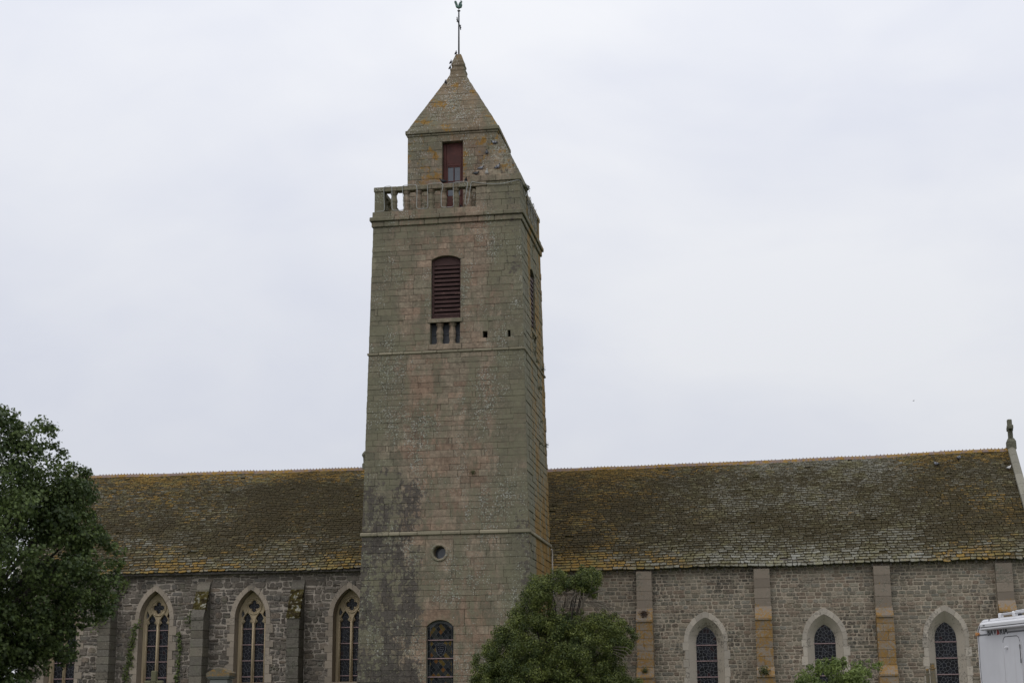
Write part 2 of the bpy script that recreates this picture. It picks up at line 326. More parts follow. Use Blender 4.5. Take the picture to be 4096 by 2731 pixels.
def mat_slate():
    n = NT('roof_slate'); f = n.noise(13, 6, 0.7); fz = n.noise(34, 4, 0.7); w = n.noise(0.32, 6, 0.62)
    c = n.ramp(n.r, [(0, (0.085, 0.078, 0.056)), (0.5, (0.150, 0.143, 0.108)), (0.85, (0.205, 0.200, 0.165)), (1, (0.275, 0.275, 0.240))])
    c = n.scale(c, n.ss(f, 0.25, 0.75, 0.65, 1.25))
    c = n.mix(n.ss(n.g, 0.30, 0.75, 0.0, 0.62), c, (0.150, 0.092, 0.032))
    # tone.g carries how much orange lichen grows in that stretch of roof
    om = n.math('ADD', n.g, n.math('MULTIPLY', n.math('SUBTRACT', f, 0.5), 1.3)); om = n.math('ADD', om, n.math('MULTIPLY', n.math('SUBTRACT', n.r, 0.5), 0.25))
    c = n.mix(n.mul(n.ss(om, 0.50, 0.64), 0.92), c, n.mix(n.ss(fz, 0.35, 0.65), (0.200, 0.105, 0.018), (0.290, 0.190, 0.044)))
    ol = n.noise(1.6, 6, 0.7, off=(5, 5, 5)); c = n.mix(n.mul(n.ss(ol, 0.47, 0.60), 0.60), c, (0.165, 0.150, 0.062))
    # moss creeping down from under the course above (tone.b: 0 head, 1 tail of the slate)
    low = n.ss(n.z, 8.8, 7.3, -0.05, 0.26); hi = n.ss(n.z, 11.4, 12.3, 0.0, 0.30); pt_ = n.noise(0.55, 7, 0.68, stretch=(0.8, 1, 1), off=(6, 2, 3))
    mm = n.math('ADD', n.bl, n.math('MULTIPLY', n.math('SUBTRACT', f, 0.5), 1.7)); mm = n.math('ADD', mm, n.math('MULTIPLY', n.math('SUBTRACT', pt_, 0.5), -1.5))
    mm = n.math('ADD', n.math('ADD', mm, low), hi); mm = n.math('ADD', mm, n.math('MULTIPLY', n.math('SUBTRACT', n.r, 0.47), 0.70))
    c = n.mix(n.mul(n.ss(mm, 0.98, 0.70), 0.94), c, n.mix(n.ss(fz, 0.4, 0.6), (0.024, 0.019, 0.008), (0.058, 0.044, 0.018)))
    v = n.voro(19); sm = n.math('GREATER_THAN', 0.09, v); c = n.mix(n.mul(sm, 0.35), c, (0.38, 0.38, 0.33))
    return n.done(c, 0.9, n.math('ADD', f, n.math('MULTIPLY', fz, 0.5)), 0.7, 0.02, spec=0.2)
M['slate'] = mat_slate()
n_ = NT('moss_bed'); f_ = n_.noise(9, 6, 0.7)
M['moss'] = n_.done(n_.mix(n_.ss(f_, 0.35, 0.65), (0.030, 0.026, 0.013), (0.066, 0.055, 0.026)), 1.0, f_, 0.9, 0.03, spec=0.05)
n_ = NT('ridge_tile'); f_ = n_.noise(4, 6, 0.7)
M['ridge'] = n_.done(n_.mix(n_.ss(f_, 0.46, 0.56), (0.21, 0.155, 0.135), (0.26, 0.155, 0.035)), 0.9, n_.noise(20), 0.4, 0.01)
M['red'] = plain('red_brown_paint', (0.066, 0.021, 0.019), 0.55, 0.28, 3.5, spec=0.35)
n_ = NT('weathered_red_paint'); f_ = n_.noise(5, 6, 0.7, stretch=(1, 1, 3)); w_ = n_.noise(1.1, 5, 0.6)
c_ = n_.scale((0.054, 0.027, 0.024), n_.ss(f_, 0.2, 0.8, 0.7, 1.35))
c_ = n_.mix(n_.mul(n_.ss(n_.math('ADD', f_, n_.math('MULTIPLY', w_, 0.4)), 0.78, 0.88), 0.8), c_, (0.21, 0.13, 0.10))
M['louvre'] = n_.done(c_, 0.65, f_, 0.3, 0.01)
M['door_red'] = plain('door_red_paint', (0.076, 0.023, 0.018), 0.6, 0.35, 2.5)
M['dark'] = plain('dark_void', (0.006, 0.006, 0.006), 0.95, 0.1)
M['zinc'] = plain('zinc_sheet', (0.085, 0.090, 0.100), 0.6, 0.25, 2.0)
M['iron'] = plain('wrought_iron', (0.018, 0.022, 0.022), 0.6, 0.3, 20)
n_ = NT('verdigris'); f_ = n_.noise(9, 6, 0.7)
M['verd'] = n_.done(n_.mix(n_.ss(f_, 0.35, 0.65), (0.045, 0.075, 0.065), (0.150, 0.245, 0.205)), 0.6, f_, 0.4, 0.02, metal=0.2)
M['cable'] = plain('white_cable', (0.36, 0.37, 0.35), 0.5, 0.15, 3)
M['bar'] = plain('pink_primer_bar', (0.270, 0.190, 0.190), 0.6, 0.2, 8)
M['lead'] = plain('lead_came', (0.150, 0.153, 0.162), 0.55, 0.2, 9)
M['wood'] = plain('grey_wood', (0.085, 0.075, 0.065), 0.85, 0.3, 5)
M['pipe'] = plain('pale_pipe', (0.42, 0.38, 0.34), 0.5, 0.2, 3)
def mat_glass(name, stops, rough=0.22):
    n = NT(name); c = n.ramp(n.r, stops, const=True); f = n.noise(6, 4); c = n.scale(c, n.ss(f, 0.2, 0.8, 0.6, 1.3))
    return n.done(c, rough, n.noise(3.0, 3), 0.25, 0.02, spec=0.22)
M['glass'] = mat_glass('stained_glass', [(0, (0.004, 0.004, 0.006)), (0.3, (0.007, 0.008, 0.011)), (0.55, (0.012, 0.013, 0.018)), (0.75, (0.006, 0.007, 0.013)), (0.90, (0.018, 0.006, 0.007)), (0.94, (0.02, 0.022, 0.028))])
M['qglass'] = mat_glass('quarry_glass', [(0, (0.010, 0.012, 0.014)), (0.3, (0.024, 0.026, 0.028)), (0.55, (0.034, 0.035, 0.030)), (0.78, (0.100, 0.068, 0.018)), (0.90, (0.120, 0.055, 0.016))])
M['pane'] = plain('window_pane', (0.090, 0.100, 0.115), 0.15, 0.2, 1.0, spec=0.6)

# ------------------------------------------------------------------ stone pieces
def inset(poly, d):
    n = len(poly); out = []
    for i in range(n):
        p0 = Vector(poly[i - 1]); p1 = Vector(poly[i]); p2 = Vector(poly[(i + 1) % n])
        a = (p1 - p0); b = (p2 - p1)
        if a.length < 1e-6 or b.length < 1e-6: out.append(tuple(p1)); continue
        a.normalize(); b.normalize()
        n1 = Vector((-a.y, a.x)); n2 = Vector((-b.y, b.x)); m = n1 + n2
        k = 1 + n1.dot(n2)
        out.append(tuple(p1 + m * (d / max(k, 0.35))))
    return out
def rnd_tone(): return (random.random(), random.random(), random.random())
class Pieces:
    """collects stones; the largest on screen become objects, the rest one joined part"""
    def __init__(s): s.items = []
    def stone(s, poly, fn, proud=0.02, ch=0.012, back=0.05, tone=None):
        # poly CCW in (u,v); fn(u,v,d) -> world point, d outwards
        q = inset(poly, ch); n = len(poly)
        vs = [fn(u, v, -back) for u, v in poly] + [fn(u, v, proud - ch * 0.7) for u, v in poly] + [fn(u, v, proud) for u, v in q]
        fs = [tuple(2 * n + i for i in range(n))]
        for i in range(n):
            j = (i + 1) % n; fs += [(i, j, n + j, n + i), (n + i, n + j, 2 * n + j, 2 * n + i)]
        s.raw(vs, fs, vs[2 * n:], tone)
    def raw(s, vs, fs, face, tone=None):
        s.items.append((scr_area(face), vs, fs, tone or rnd_tone()))
    def emit(s, name, mat, parent, limit=300, rest='stonework', minarea=40.0):
        s.items.sort(key=lambda t: -t[0]); k = 0; m = MB()
        for a, vs, fs, t in s.items:
            if k < limit and a > minarea:
                MB().add(vs, fs, t).build(name, mat, parent); k += 1
            else: m.add(vs, fs, t)
        if m.v: m.build(rest, mat, parent, kind='stuff')
def bands(breaks, hmin, hmax):
    out = []
    for a, b in zip(breaks[:-1], breaks[1:]):
        n = max(1, round((b - a) / random.uniform(hmin, hmax))); w = [random.uniform(0.78, 1.22) for _ in range(n)]; t = sum(w); z = a
        for x in w: out.append((z, z + (b - a) * x / t)); z += (b - a) * x / t
    return out
def splits(u0, u1, lmin, lmax, narrow=0.0):
    out = []; u = u0
    while u < u1 - 1e-6:
        l = random.uniform(0.13, 0.19) if random.random() < narrow else random.uniform(lmin, lmax) * random.choice((0.75, 1, 1, 1.25))
        if u1 - (u + l) < lmin * 0.55: l = u1 - u
        out.append((u, min(u + l, u1))); u += l
    return out
def subtract(segs, a, b):
    out = []
    for s, e in segs:
        if b <= s or a >= e: out.append((s, e)); continue
        if a > s + 0.04: out.append((s, a))
        if b < e - 0.04: out.append((b, e))
    return out
def tess_panel(m, outer, holes, fn, depth, tone=(0.5, 0.5, 0.5), d0=0.0):
    """flat sheet with openings whose edges run back by depth"""
    loops = [[Vector((u, v, 0)) for u, v in outer]] + [[Vector((u, v, 0)) for u, v in h] for h in holes]
    flat = [p for l in loops for p in l]; tris = geometry.tessellate_polygon(loops)
    vs = [fn(p.x, p.y, d0) for p in flat]; fs = []
    for t in tris:
        a, b, c = [flat[i] for i in t]
        if (b.x - a.x) * (c.y - a.y) - (b.y - a.y) * (c.x - a.x) < 0: t = (t[0], t[2], t[1])
        fs.append(tuple(t))
    m.add(vs, fs, tone)
    for l in loops:
        k = len(l); vv = [fn(p.x, p.y, d0) for p in l] + [fn(p.x, p.y, d0 - depth) for p in l]
        m.add(vv, [(i, (i + 1) % k, k + (i + 1) % k, k + i) for i in range(k)], tone)
def gothic(cx, hw, zs, za, zb=None, n=9):
    """pointed outline from bottom left over the apex to bottom right (clockwise seen from outside)"""
    h = za - zs; R = (hw * hw + h * h) / (2 * hw); am = math.asin(min(1, h / R)) if h <= R else pi / 2
    am = atan2(h, R - hw); pts = []
    if zb is not None: pts.append((cx - hw, zb))
    for i in range(n + 1): a = am * i / n; pts.append((cx - hw + R - R * cos(a), zs + R * sin(a)))
    for i in range(n - 1, -1, -1): a = am * i / n; pts.append((cx + hw - R + R * cos(a), zs + R * sin(a)))
    if zb is not None: pts.append((cx + hw, zb))
    return pts
def segarch(x0, x1, zs, rise, n=8):
    w = (x1 - x0) / 2; R = (w * w + rise * rise) / (2 * rise); a0 = math.asin(w / R); cx = (x0 + x1) / 2
    return [(cx + R * sin(-a0 + 2 * a0 * i / n), zs + rise - R + R * cos(-a0 + 2 * a0 * i / n)) for i in range(n + 1)]

# ================================================================== the ground
def ground_h(x, y):
    t = max(0.0, min(1.0, (y + 50) / 38.0)); return 0.8 * t * t * (3 - 2 * t)
def make_ground():
    n = NT('grass_and_gravel'); f = n.noise(3, 6, 0.7); g = n.noise(25, 4, 0.7)
    grass = n.mix(n.ss(g, 0.3, 0.7), (0.035, 0.055, 0.018), (0.070, 0.095, 0.030)); grav = n.mix(g, (0.09, 0.085, 0.075), (0.17, 0.16, 0.14))
    mat = n.done(n.mix(n.ss(n.math('ADD', n.y, n.math('MULTIPLY', f, 3)), -24, -20), grav, grass), 0.95, g, 0.6, 0.02)
    m = MB(); xs = [-900, -300, -120] + list(range(-60, 91, 5)) + [150, 350, 900]; ys = [-400, -150] + list(range(-90, 41, 3)) + [80, 200, 500, 1200]
    vs = [(x, y, ground_h(x, y)) for y in ys for x in xs]; W = len(xs)
    fs = [(j * W + i, j * W + i + 1, (j + 1) * W + i + 1, (j + 1) * W + i) for j in range(len(ys) - 1) for i in range(W - 1)]
    m.add(vs, fs); m.build('ground', mat, kind='structure')
make_ground()

# ================================================================== the church
GZ = 0.8; B = 0.0179; ZL = 8.1837; TW = 6.5; TD = 5.87
def off(z): return B * (z - ZL)
church = thing('church', 'old stone church with tall square bell tower and lichen covered slate roofs', 'church', (3.25, 6.0, GZ))
def f_front(u, v, d): return (u, off(v) - d, v)
def f_right(u, v, d): return (TW - off(v) + d, u, v)

def tower():
    # ---- core with the openings cut in it
    core = MB(); z0, z1 = GZ - 0.3, 21.30
    def quad(f, w): return [(off(z0), z0), (w - off(z0), z0), (w - off(z1), z1), (off(z1), z1)]
    circ = [(3.05 + 0.24 * cos(a * pi / 12), 7.47 + 0.24 * sin(a * pi / 12)) for a in range(24)]
    low = [(2.57, 1.9), (3.61, 1.9)] + segarch(2.57, 3.61, 4.68, 0.24)[::-1]
    bel = [(2.645, 16.68), (3.835, 16.68)] + segarch(2.645, 3.835, 19.17, 0.16)[::-1]
    bal = [(2.61, 15.69), (3.82, 15.69), (3.82, 16.56), (2.61, 16.56)]
    put = [[(a, 15.86), (b, 15.86), (b, 16.13), (a, 16.13)] for a, b in ((4.74, 4.93), (5.74, 5.95))]
    tess_panel(core, quad(0, TW), [circ, low, bel, bal] + put, lambda u, v, d: f_front(u, v, d - 0.012), 0.55)
    sb = [(2.35, 16.68), (3.52, 16.68)] + segarch(2.35, 3.52, 19.17, 0.16)[::-1]; sbal = [(2.35, 15.69), (3.52, 15.69), (3.52, 16.56), (2.35, 16.56)]
    tess_panel(core, quad(1, TD), [sb, sbal], lambda u, v, d: f_right(u, v, d - 0.012), 0.5)
    a0, a1 = off(z0), off(z1)
    core.add([(a0, a0, z0), (a1, a1, z1), (a1, TD - a1, z1), (a0, TD - a0, z0)], [(0, 1, 2, 3)])
    core.add([(a0, TD - a0, z0), (a1, TD - a1, z1), (TW - a1, TD - a1, z1), (TW - a0, TD - a0, z0)], [(0, 1, 2, 3)])
    core.box((a1 + 0.02, a1 + 0.02, 21.0), (TW - a1 - 0.02, TD - a1 - 0.02, 21.31))
    tw = core.build('bell_tower', M['tower_mortar'], church); tw['label'] = 'tall square tower of weathered ashlar'
    P = Pieces()
    br = [GZ - 0.2, 1.9, 4.68, 5.31, 6.97, 7.97, 8.15, None, 8.32, 15.32, None, 15.45, 15.69, 15.86, 16.13, 16.55, 16.73, 19.17, 19.62, 20.67]
    groups = []; cur = []
    for z in br:
        if z is None: groups.append(cur); cur = []
        else: cur.append(z)
    groups.append(cur)
    hh = [(0.25, 0.31), (0.23, 0.30), (0.26, 0.33)]
    for gi, g in enumerate(groups):
        for (za, zb) in bands(g, *hh[gi]):
            zm = (za + zb) / 2; o = off(zm); segs = [(o - 0.015, TW - o + 0.015)]
            ex = []
            if 1.9 < zm < 4.68: ex = [(2.57, 3.61)]
            elif 4.68 < zm < 5.31: ex = [(2.10, 4.04)]
            elif 6.97 < zm < 7.97: ex = [(2.50, 3.60)]
            elif 15.45 < zm < 15.69: ex = [(2.54, 3.89)]
            elif 15.69 < zm < 16.55: ex = [(2.61, 3.82)]
            elif 16.55 < zm < 16.73: ex = [(2.51, 3.94)]
            elif 16.73 < zm < 19.17: ex = [(2.645, 3.835)]
            elif 19.17 < zm < 19.62: ex = [(2.42, 3.98)]
            if 15.86 < zm < 16.13: ex += [(4.74, 4.93), (5.74, 5.95)]
            for a, b in ex: segs = subtract(segs, a, b)
            for a, b in segs:
                for s, e in splits(a, b, 0.36, 0.88, 0.07):
                    j = 0.003 + 0.003 * random.random(); nar = (e - s) < 0.2
                    jv = lambda: random.uniform(-0.006, 0.006)
                    jj = 0.022 if nar and random.random() < 0.5 else j
                    poly = [(s + jj + jv(), za + j + jv()), (e - jj + jv(), za + j + jv()), (e - jj + jv(), zb - j + jv()), (s + jj + jv(), zb - j + jv())]
                    P.stone(poly, f_front, random.uniform(0.002, 0.016) - (0.02 if nar and random.random() < 0.3 else 0), 0.007)
    # arched lintels, sills, oculus block, relieving wedges
    P.stone([(2.11, 4.69), (2.57, 4.69)] + segarch(2.58, 3.60, 4.69, 0.235) + [(3.62, 4.69), (4.03, 4.69), (4.03, 5.30), (2.11, 5.30)], f_front, 0.022, 0.01, tone=(0.10, 0.35, 0.5))
    P.stone([(2.43, 19.18), (2.645, 19.18)] + segarch(2.66, 3.82, 19.18, 0.155) + [(3.835, 19.18), (3.97, 19.18), (3.97, 19.61), (2.43, 19.61)], f_front, 0.022, 0.01, tone=(0.3, 0.4, 0.5))
    P.stone([(2.52, 16.56), (3.93, 16.56), (3.93, 16.72), (2.52, 16.72)], f_front, 0.06, 0.015, 0.4, tone=(0.9, 0.3, 0.5))
    P.stone([(2.55, 15.46), (3.88, 15.46), (3.88, 15.68), (2.55, 15.68)], f_front, 0.03, 0.012, 0.4, tone=(0.4, 0.5, 0.5))
    for k in range(4):
        a0 = k * pi / 2; arc = [(3.05 + 0.33 * cos(a0 + t * pi / 12), 7.47 + 0.33 * sin(a0 + t * pi / 12)) for t in range(7)]
        cx, cz = [(3.595, 7.965), (2.505, 7.965), (2.505, 6.975), (3.595, 6.975)][k]
        mid = [(3.05, cz), (2.505, 7.47), (3.05, cz), (3.595, 7.47)][k]; st = [(3.595, 7.47), (3.05, cz), (2.505, 7.47), (3.05, cz)][k]
        P.stone([st, (cx, cz), mid] + arc[::-1], f_front, 0.012, 0.006, tone=(0.35, 0.55, 0.5))
    P.emit('ashlar_stone', M['tower'], tw, 300)
    # ring of the oculus
    m = MB(); ringp = [(0.345, -0.05), (0.345, 0.035), (0.315, 0.055), (0.27, 0.05), (0.245, 0.02), (0.235, -0.12), (0.235, -0.5)]; n = 28; vs = []; fs = []
    for (r, d) in ringp:
        for k in range(n): vs.append(f_front(3.05 + r * cos(2 * pi * k / n), 7.47 + r * sin(2 * pi * k / n), d))
    for i in range(len(ringp) - 1):
        for k in range(n): k2 = (k + 1) % n; fs.append((i * n + k, i * n + k2, (i + 1) * n + k2, (i + 1) * n + k))
    oc = m.add(vs, fs, (0.6, 0.6, 0.5)).build('round_window', M['tower'], church)
    m = MB(); m.add([f_front(3.05 + 0.25 * cos(2 * pi * k / n), 7.47 + 0.25 * sin(2 * pi * k / n), -0.42) for k in range(n)], [tuple(range(n))]).build('pane', M['pane'], oc)
    # side stones
    P = Pieces()
    for gi, g in enumerate(groups):
        for (za, zb) in bands([g[0], g[-1]] if gi != 2 else [15.45, 15.69, 16.55, 16.73, 19.17, 19.62, 20.67], 0.24, 0.32):
            zm = (za + zb) / 2; o = off(zm); segs = [(o + 0.0, TD - o)]
            if 15.69 < zm < 19.17: segs = subtract(segs, 2.35, 3.52)
            elif 19.17 < zm < 19.62: segs = subtract(segs, 2.2, 3.67)
            for a, b in segs:
                for s, e in splits(a, b, 0.38, 0.95, 0.05):
                    j = 0.010; P.stone([(s + j, za + j), (e - j, za + j), (e - j, zb - j), (s + j, zb - j)], f_right, random.uniform(0.0, 0.03), 0.012)
    P.stone([(2.21, 19.18), (2.35, 19.18)] + segarch(2.36, 3.51, 19.18, 0.15) + [(3.52, 19.18), (3.66, 19.18), (3.66, 19.61), (2.21, 19.61)], f_right, 0.02, 0.01)
    P.stone([(2.25, 16.56), (3.62, 16.56), (3.62, 16.72), (2.25, 16.72)], f_right, 0.05, 0.015, 0.3)
    P.emit('side_stone', M['tower'], tw, 120)

    # ---- string courses and cornice: blocks all the way round
    def ledge(parent, name, z0, z1, pr, ch, lmin, lmax, slope=0.0, mk='tower'):
        o = off((z0 + z1) / 2); a, b, c, d = o - pr, TW - o + pr, o - pr, TD - o + pr
        for s, e in splits(a, b, lmin, lmax):
            m = MB(); m.cbox((s + 0.004, c + random.uniform(-.004, .004), z0), (e - 0.004, o + 0.25, z1 + random.uniform(-.004, .004)), ch, rnd_tone())
            if slope:
                m.v = [(x, y, z - (slope if (z > z1 - 0.03 and y < c + ch * 1.5) else 0)) for x, y, z in m.v]
            m.build(name, M[mk], parent)
        for s, e in splits(o + 0.256, d, lmin, lmax):
            m = MB(); m.cbox((TW - o - 0.25, s + 0.004, z0), (b + random.uniform(-.004, .004), e - 0.004, z1), ch, rnd_tone())
            if slope: m.v = [(x, y, z - (slope if (z > z1 - 0.03 and x > b - ch * 1.5) else 0)) for x, y, z in m.v]
            m.build(name, M[mk], parent)
        MB().cbox((a, o + 0.256, z0), (o + 0.25, d, z1), ch, rnd_tone()).build(name, M[mk], parent)
        MB().cbox((o + 0.256, TD - o - 0.25, z0), (TW - o - 0.256, d, z1), ch, rnd_tone()).build(name, M[mk], parent)
    def rootpart(name, z, w=0.2):
        o = off(z); return MB().box((o + 0.3, o + 0.3, z - 0.05), (TW - o - 0.3, TD - o - 0.3, z + 0.05)).build(name, M['tower_mortar'], church)
    s1 = rootpart('string_course', 8.24); ledge(s1, 'course_block', 8.14, 8.33, 0.085, 0.03, 0.5, 0.95, 0.05, 'string')
    s2 = rootpart('string_course', 15.39); ledge(s2, 'course_block', 15.32, 15.45, 0.065, 0.03, 0.45, 0.9, 0.03, 'string')
    co = rootpart('cornice', 21.0)
    ledge(co, 'cornice_block', 20.68, 20.905, 0.075, 0.025, 0.5, 1.1)
    ledge(co, 'cornice_block', 20.915, 21.085, 0.150, 0.022, 0.6, 1.2)
    ledge(co, 'cornice_block', 21.095, 21.325, 0.055, 0.012, 0.5, 1.1)

    # ---- parapet balustrade
    o = off(21.4); x0, x1, y0, y1 = o + 0.01, TW - o - 0.01, o + 0.01, TD - o - 0.01
    bl = MB().box((x0 + 0.05, y0 + 0.07, 21.326), (x1 - 0.05, y0 + 0.25, 21.34)).build('balustrade', M['tower'], church)
    bl['label'] = 'stone balustrade round the top of the tower'
    prof = [(.115, 0), (.115, .05), (.095, .06), (.10, .10), (.086, .125), (.092, .20), (.108, .30), (.100, .39), (.098, .405), (.108, .42), (.112, .50), (.094, .60), (.084, .68), (.090, .70), (.078, .73), (.105, .75), (.10, .79), (.118, .80), (.118, .862)]
    bm0 = None
    def baluster(x, y, z=21.33, sc=1.0, parent=bl):
        nonlocal bm0
        if bm0 is None:
            bm0 = MB().lathe((0, 0, 0), [(r * 1.33, h) for r, h in prof], 8, (0.2, 0.45, 0.5), rot=pi / 8).build('baluster', M['tower'], parent, center=(0, 0, 0)); o_ = bm0
        else: o_ = bm0.copy(); COL.objects.link(o_); o_.parent = parent
        o_.location = Vector((x, y, z)) - CENT[parent.name]; o_.scale = (1, 1, sc); CENT[o_.name] = Vector((x, y, z))
        return o_
    for k in range(7): baluster(1.03 + 0.517 * k, y0 + 0.15)
    for k in range(7): baluster(x1 - 0.15, 2.15 + 0.47 * k)
    for k in range(9): baluster(x0 + 0.15, 0.95 + 0.5 * k)
    for k in range(10): baluster(0.95 + 0.5 * k, y1 - 0.15)
    def pier(a, b, nm='pier'): MB().cbox(a, b, 0.015, rnd_tone()).build(nm, M['tower'], bl)
    pier((x0, y0, 21.33), (x0 + 0.41, y0 + 0.36, 22.19)); pier((x0, y1 - 0.4, 21.33), (x0 + 0.4, y1, 22.19)); pier((x1 - 0.4, y1 - 0.4, 21.33), (x1, y1, 22.19))
    def rail(a, b): MB().cbox(a, b, 0.018, rnd_tone()).build('rail', M['tower'], bl)
    for s, e in ((x0 - .03, 1.18), (1.185, 2.62), (2.625, 3.72), (3.725, 4.9)): rail((s, y0 - 0.03, 22.195), (e, y0 + 0.32, 22.39 + random.uniform(-.008, .004)))
    rail((x1 - 0.32, 1.9, 22.195), (x1 + 0.03, 3.6, 22.39)); rail((x1 - 0.32, 3.605, 22.195), (x1 + 0.03, y1 + 0.03, 22.385))
    rail((x0 - 0.03, y0 + 0.33, 22.195), (x0 + 0.32, y1 - .33, 22.39)); rail((x0 - 0.03, y1 - 0.32, 22.195), (x1 - 0.33, y1 + 0.03, 22.39))
    # solid corner under the broach
    pc = MB().box((4.52, y0 + 0.06, 21.33), (x1 - 0.06, y0 + 0.4, 22.36)).box((x1 - 0.4, y0 + 0.41, 21.33), (x1 - 0.06, 1.9, 22.36)).build('corner_block', M['tower_mortar'], church)
    zc = [21.33, 21.59, 21.88, 22.17, 22.37]
    for i in range(4):
        xl = 4.45 if i < 3 else 4.905
        for s, e in splits(xl, x1 + 0.002, 0.35, 0.75): MB().cbox((s + .005, y0, zc[i] + .005), (e - .005, y0 + 0.3, zc[i + 1] - .005), 0.01, (0.7 + .3 * random.random(), random.random(), 0.5)).build('ashlar_block', M['tower'], pc)
        for s, e in splits(y0 + 0.31, 1.9, 0.4, 0.8): MB().cbox((x1 - 0.3, s + .005, zc[i] + .005), (x1, e - .005, zc[i + 1] - .005), 0.01, rnd_tone()).build('ashlar_block', M['tower'], pc)

    # ---- lantern chamber
    LX0, LX1, LY0, LY1, LZ0, LZ1 = 1.33, 5.12, 1.5, 4.38, 21.31, 25.0
    m = MB(); fl = lambda u, v, d: (u, LY0 - d, v); fr = lambda u, v, d: (LX1 + d, u, v)
    tess_panel(m, [(LX0, LZ0), (2.79, LZ0), (2.79, 24.67), (3.68, 24.67), (3.68, LZ0), (LX1, LZ0), (LX1, LZ1), (LX0, LZ1)], [], lambda u, v, d: fl(u, v, d - 0.01), 0.4)
    m.box((LX0, LY0 + 0.42, LZ0), (LX0 + 0.3, LY1, LZ1)).box((LX1 - 0.3, LY0 + 0.42, LZ0), (LX1 - .012, LY1, LZ1)).box((LX0 + .31, LY1 - 0.3, LZ0), (LX1 - .31, LY1 - .01, LZ1)).box((LX0 + .31, LY0 + .43, LZ1 - .1), (LX1 - .31, LY1 - .31, LZ1 - .01))
    ln = m.build('lantern_chamber', M['tower_mortar'], church)
    for za, zb in bands([LZ0, 24.67, LZ1], 0.28, 0.36):
        segs = [(LX0 - .01, LX1 + .01)]
        if za < 24.6: segs = subtract(segs, 2.79, 3.68)
        for a, b in segs:
            for s, e in splits(a, b, 0.4, 0.9):
                P2 = Pieces(); P2.stone([(s + .006, za + .006), (e - .006, za + .006), (e - .006, zb - .006), (s + .006, zb - .006)], fl, random.uniform(.004, .016), 0.008); P2.emit('ashlar_stone', M['tower'], ln, 300, minarea=-1)
        for s, e in splits(LY0 + 0.01, LY1, 0.5, 1.0):
            P2 = Pieces(); P2.stone([(s + .006, za + .006), (e - .006, za + .006), (e - .006, zb - .006), (s + .006, zb - .006)], fr, random.uniform(.004, .016), 0.008); P2.emit('ashlar_stone', M['tower'], ln, 300, minarea=-1)
    ec = MB().box((LX0 + .1, LY0 + .1, 24.95), (LX1 - .1, LY1 - .1, 25.1)).build('spire_cornice', M['tower_mortar'], church)
    def ring(z0, z1, pr, ch):
        for s, e in splits(LX0 - pr, LX1 + pr, 0.8, 1.4): MB().cbox((s + .003, LY0 - pr, z0), (e - .003, LY0 + .2, z1), ch, rnd_tone()).build('cornice_block', M['tower'], ec)
        for s, e in splits(LY0 + .205, LY1 + pr, 0.8, 1.4): MB().cbox((LX1 - .2, s + .003, z0), (LX1 + pr, e - .003, z1), ch, rnd_tone()).build('cornice_block', M['tower'], ec)
        MB().cbox((LX0 - pr, LY0 + .205, z0), (LX0 + .2, LY1 + pr, z1), ch).build('cornice_block', M['tower'], ec)
        MB().cbox((LX0 + .205, LY1 - .2, z0), (LX1 - .205, LY1 + pr, z1), ch).build('cornice_block', M['tower'], ec)
    ring(24.96, 25.05, 0.05, 0.02); ring(25.055, 25.22, 0.10, 0.02)
    # door of the lantern
    dy = LY0 + 0.22
    dr = MB().cbox((2.80, dy, 21.32), (2.93, dy + .08, 24.66), .01).cbox((3.58, dy, 21.32), (3.67, dy + .08, 24.66), .01).cbox((2.935, dy, 23.66), (3.575, dy + .07, 23.76), .01).build('lantern_door', M['door_red'], church)
    dr['label'] = 'tall red painted door with small glazed panes'
    MB().cbox((2.935, dy + .02, 23.765), (3.575, dy + .06, 24.66), .008).build('panel', M['door_red'], dr)
    MB().cbox((2.935, dy + .02, 21.33), (3.575, dy + .06, 22.35), .008).build('panel', M['door_red'], dr)
    MB().cbox((2.935, dy - .01, 22.36), (3.0, dy + .05, 23.655), .006).cbox((3.51, dy - .01, 22.36), (3.575, dy + .05, 23.655), .006).cbox((3.235, dy - .01, 22.36), (3.275, dy + .05, 23.655), .006).cbox((3.003, dy - .008, 22.96), (3.507, dy + .045, 23.0), .006).cbox((3.003, dy - .008, 23.60), (3.507, dy + .045, 23.652), .006).build('glazing_frame', M['door_red'], dr)
    for a, b in ((3.003, 3.232), (3.278, 3.507)):
        for c, d in ((22.36, 22.957), (23.003, 23.597)): MB().box((a, dy + .02, c), (b, dy + .03, d)).build('pane', M['pane'], dr)

    # ---- pyramid spire
    ax, ay = 3.22, 2.93; zb0, zt = 25.22, 28.12; bx0, bx1, by0, by1 = LX0 - 0.04, LX1 + 0.04, LY0 - 0.04, LY1 + 0.04; hw = 0.315
    def lim(z, a, b): t = (z - zb0) / (zt - zb0); return a + (b - a) * t
    sp = MB(); q0 = [(bx0, by0, zb0), (bx1, by0, zb0), (bx1, by1, zb0), (bx0, by1, zb0)]; q1 = [(ax - hw, ay - hw, zt), (ax + hw, ay - hw, zt), (ax + hw, ay + hw, zt), (ax - hw, ay + hw, zt)]
    sp.add(q0 + q1, [(0, 1, 5, 4), (1, 2, 6, 5), (2, 3, 7, 6), (3, 0, 4, 7), (4, 5, 6, 7)])
    spo = sp.build('spire', M['tower_mortar'], church); spo['label'] = 'steep stone pyramid crowning the tower'
    ff = lambda u, v, d: (u, lim(v, by0, ay - hw) - d * 0.9, v + d * 0.4); fr2 = lambda u, v, d: (lim(v, bx1, ax + hw) + d * 0.8, u, v + d * 0.6)
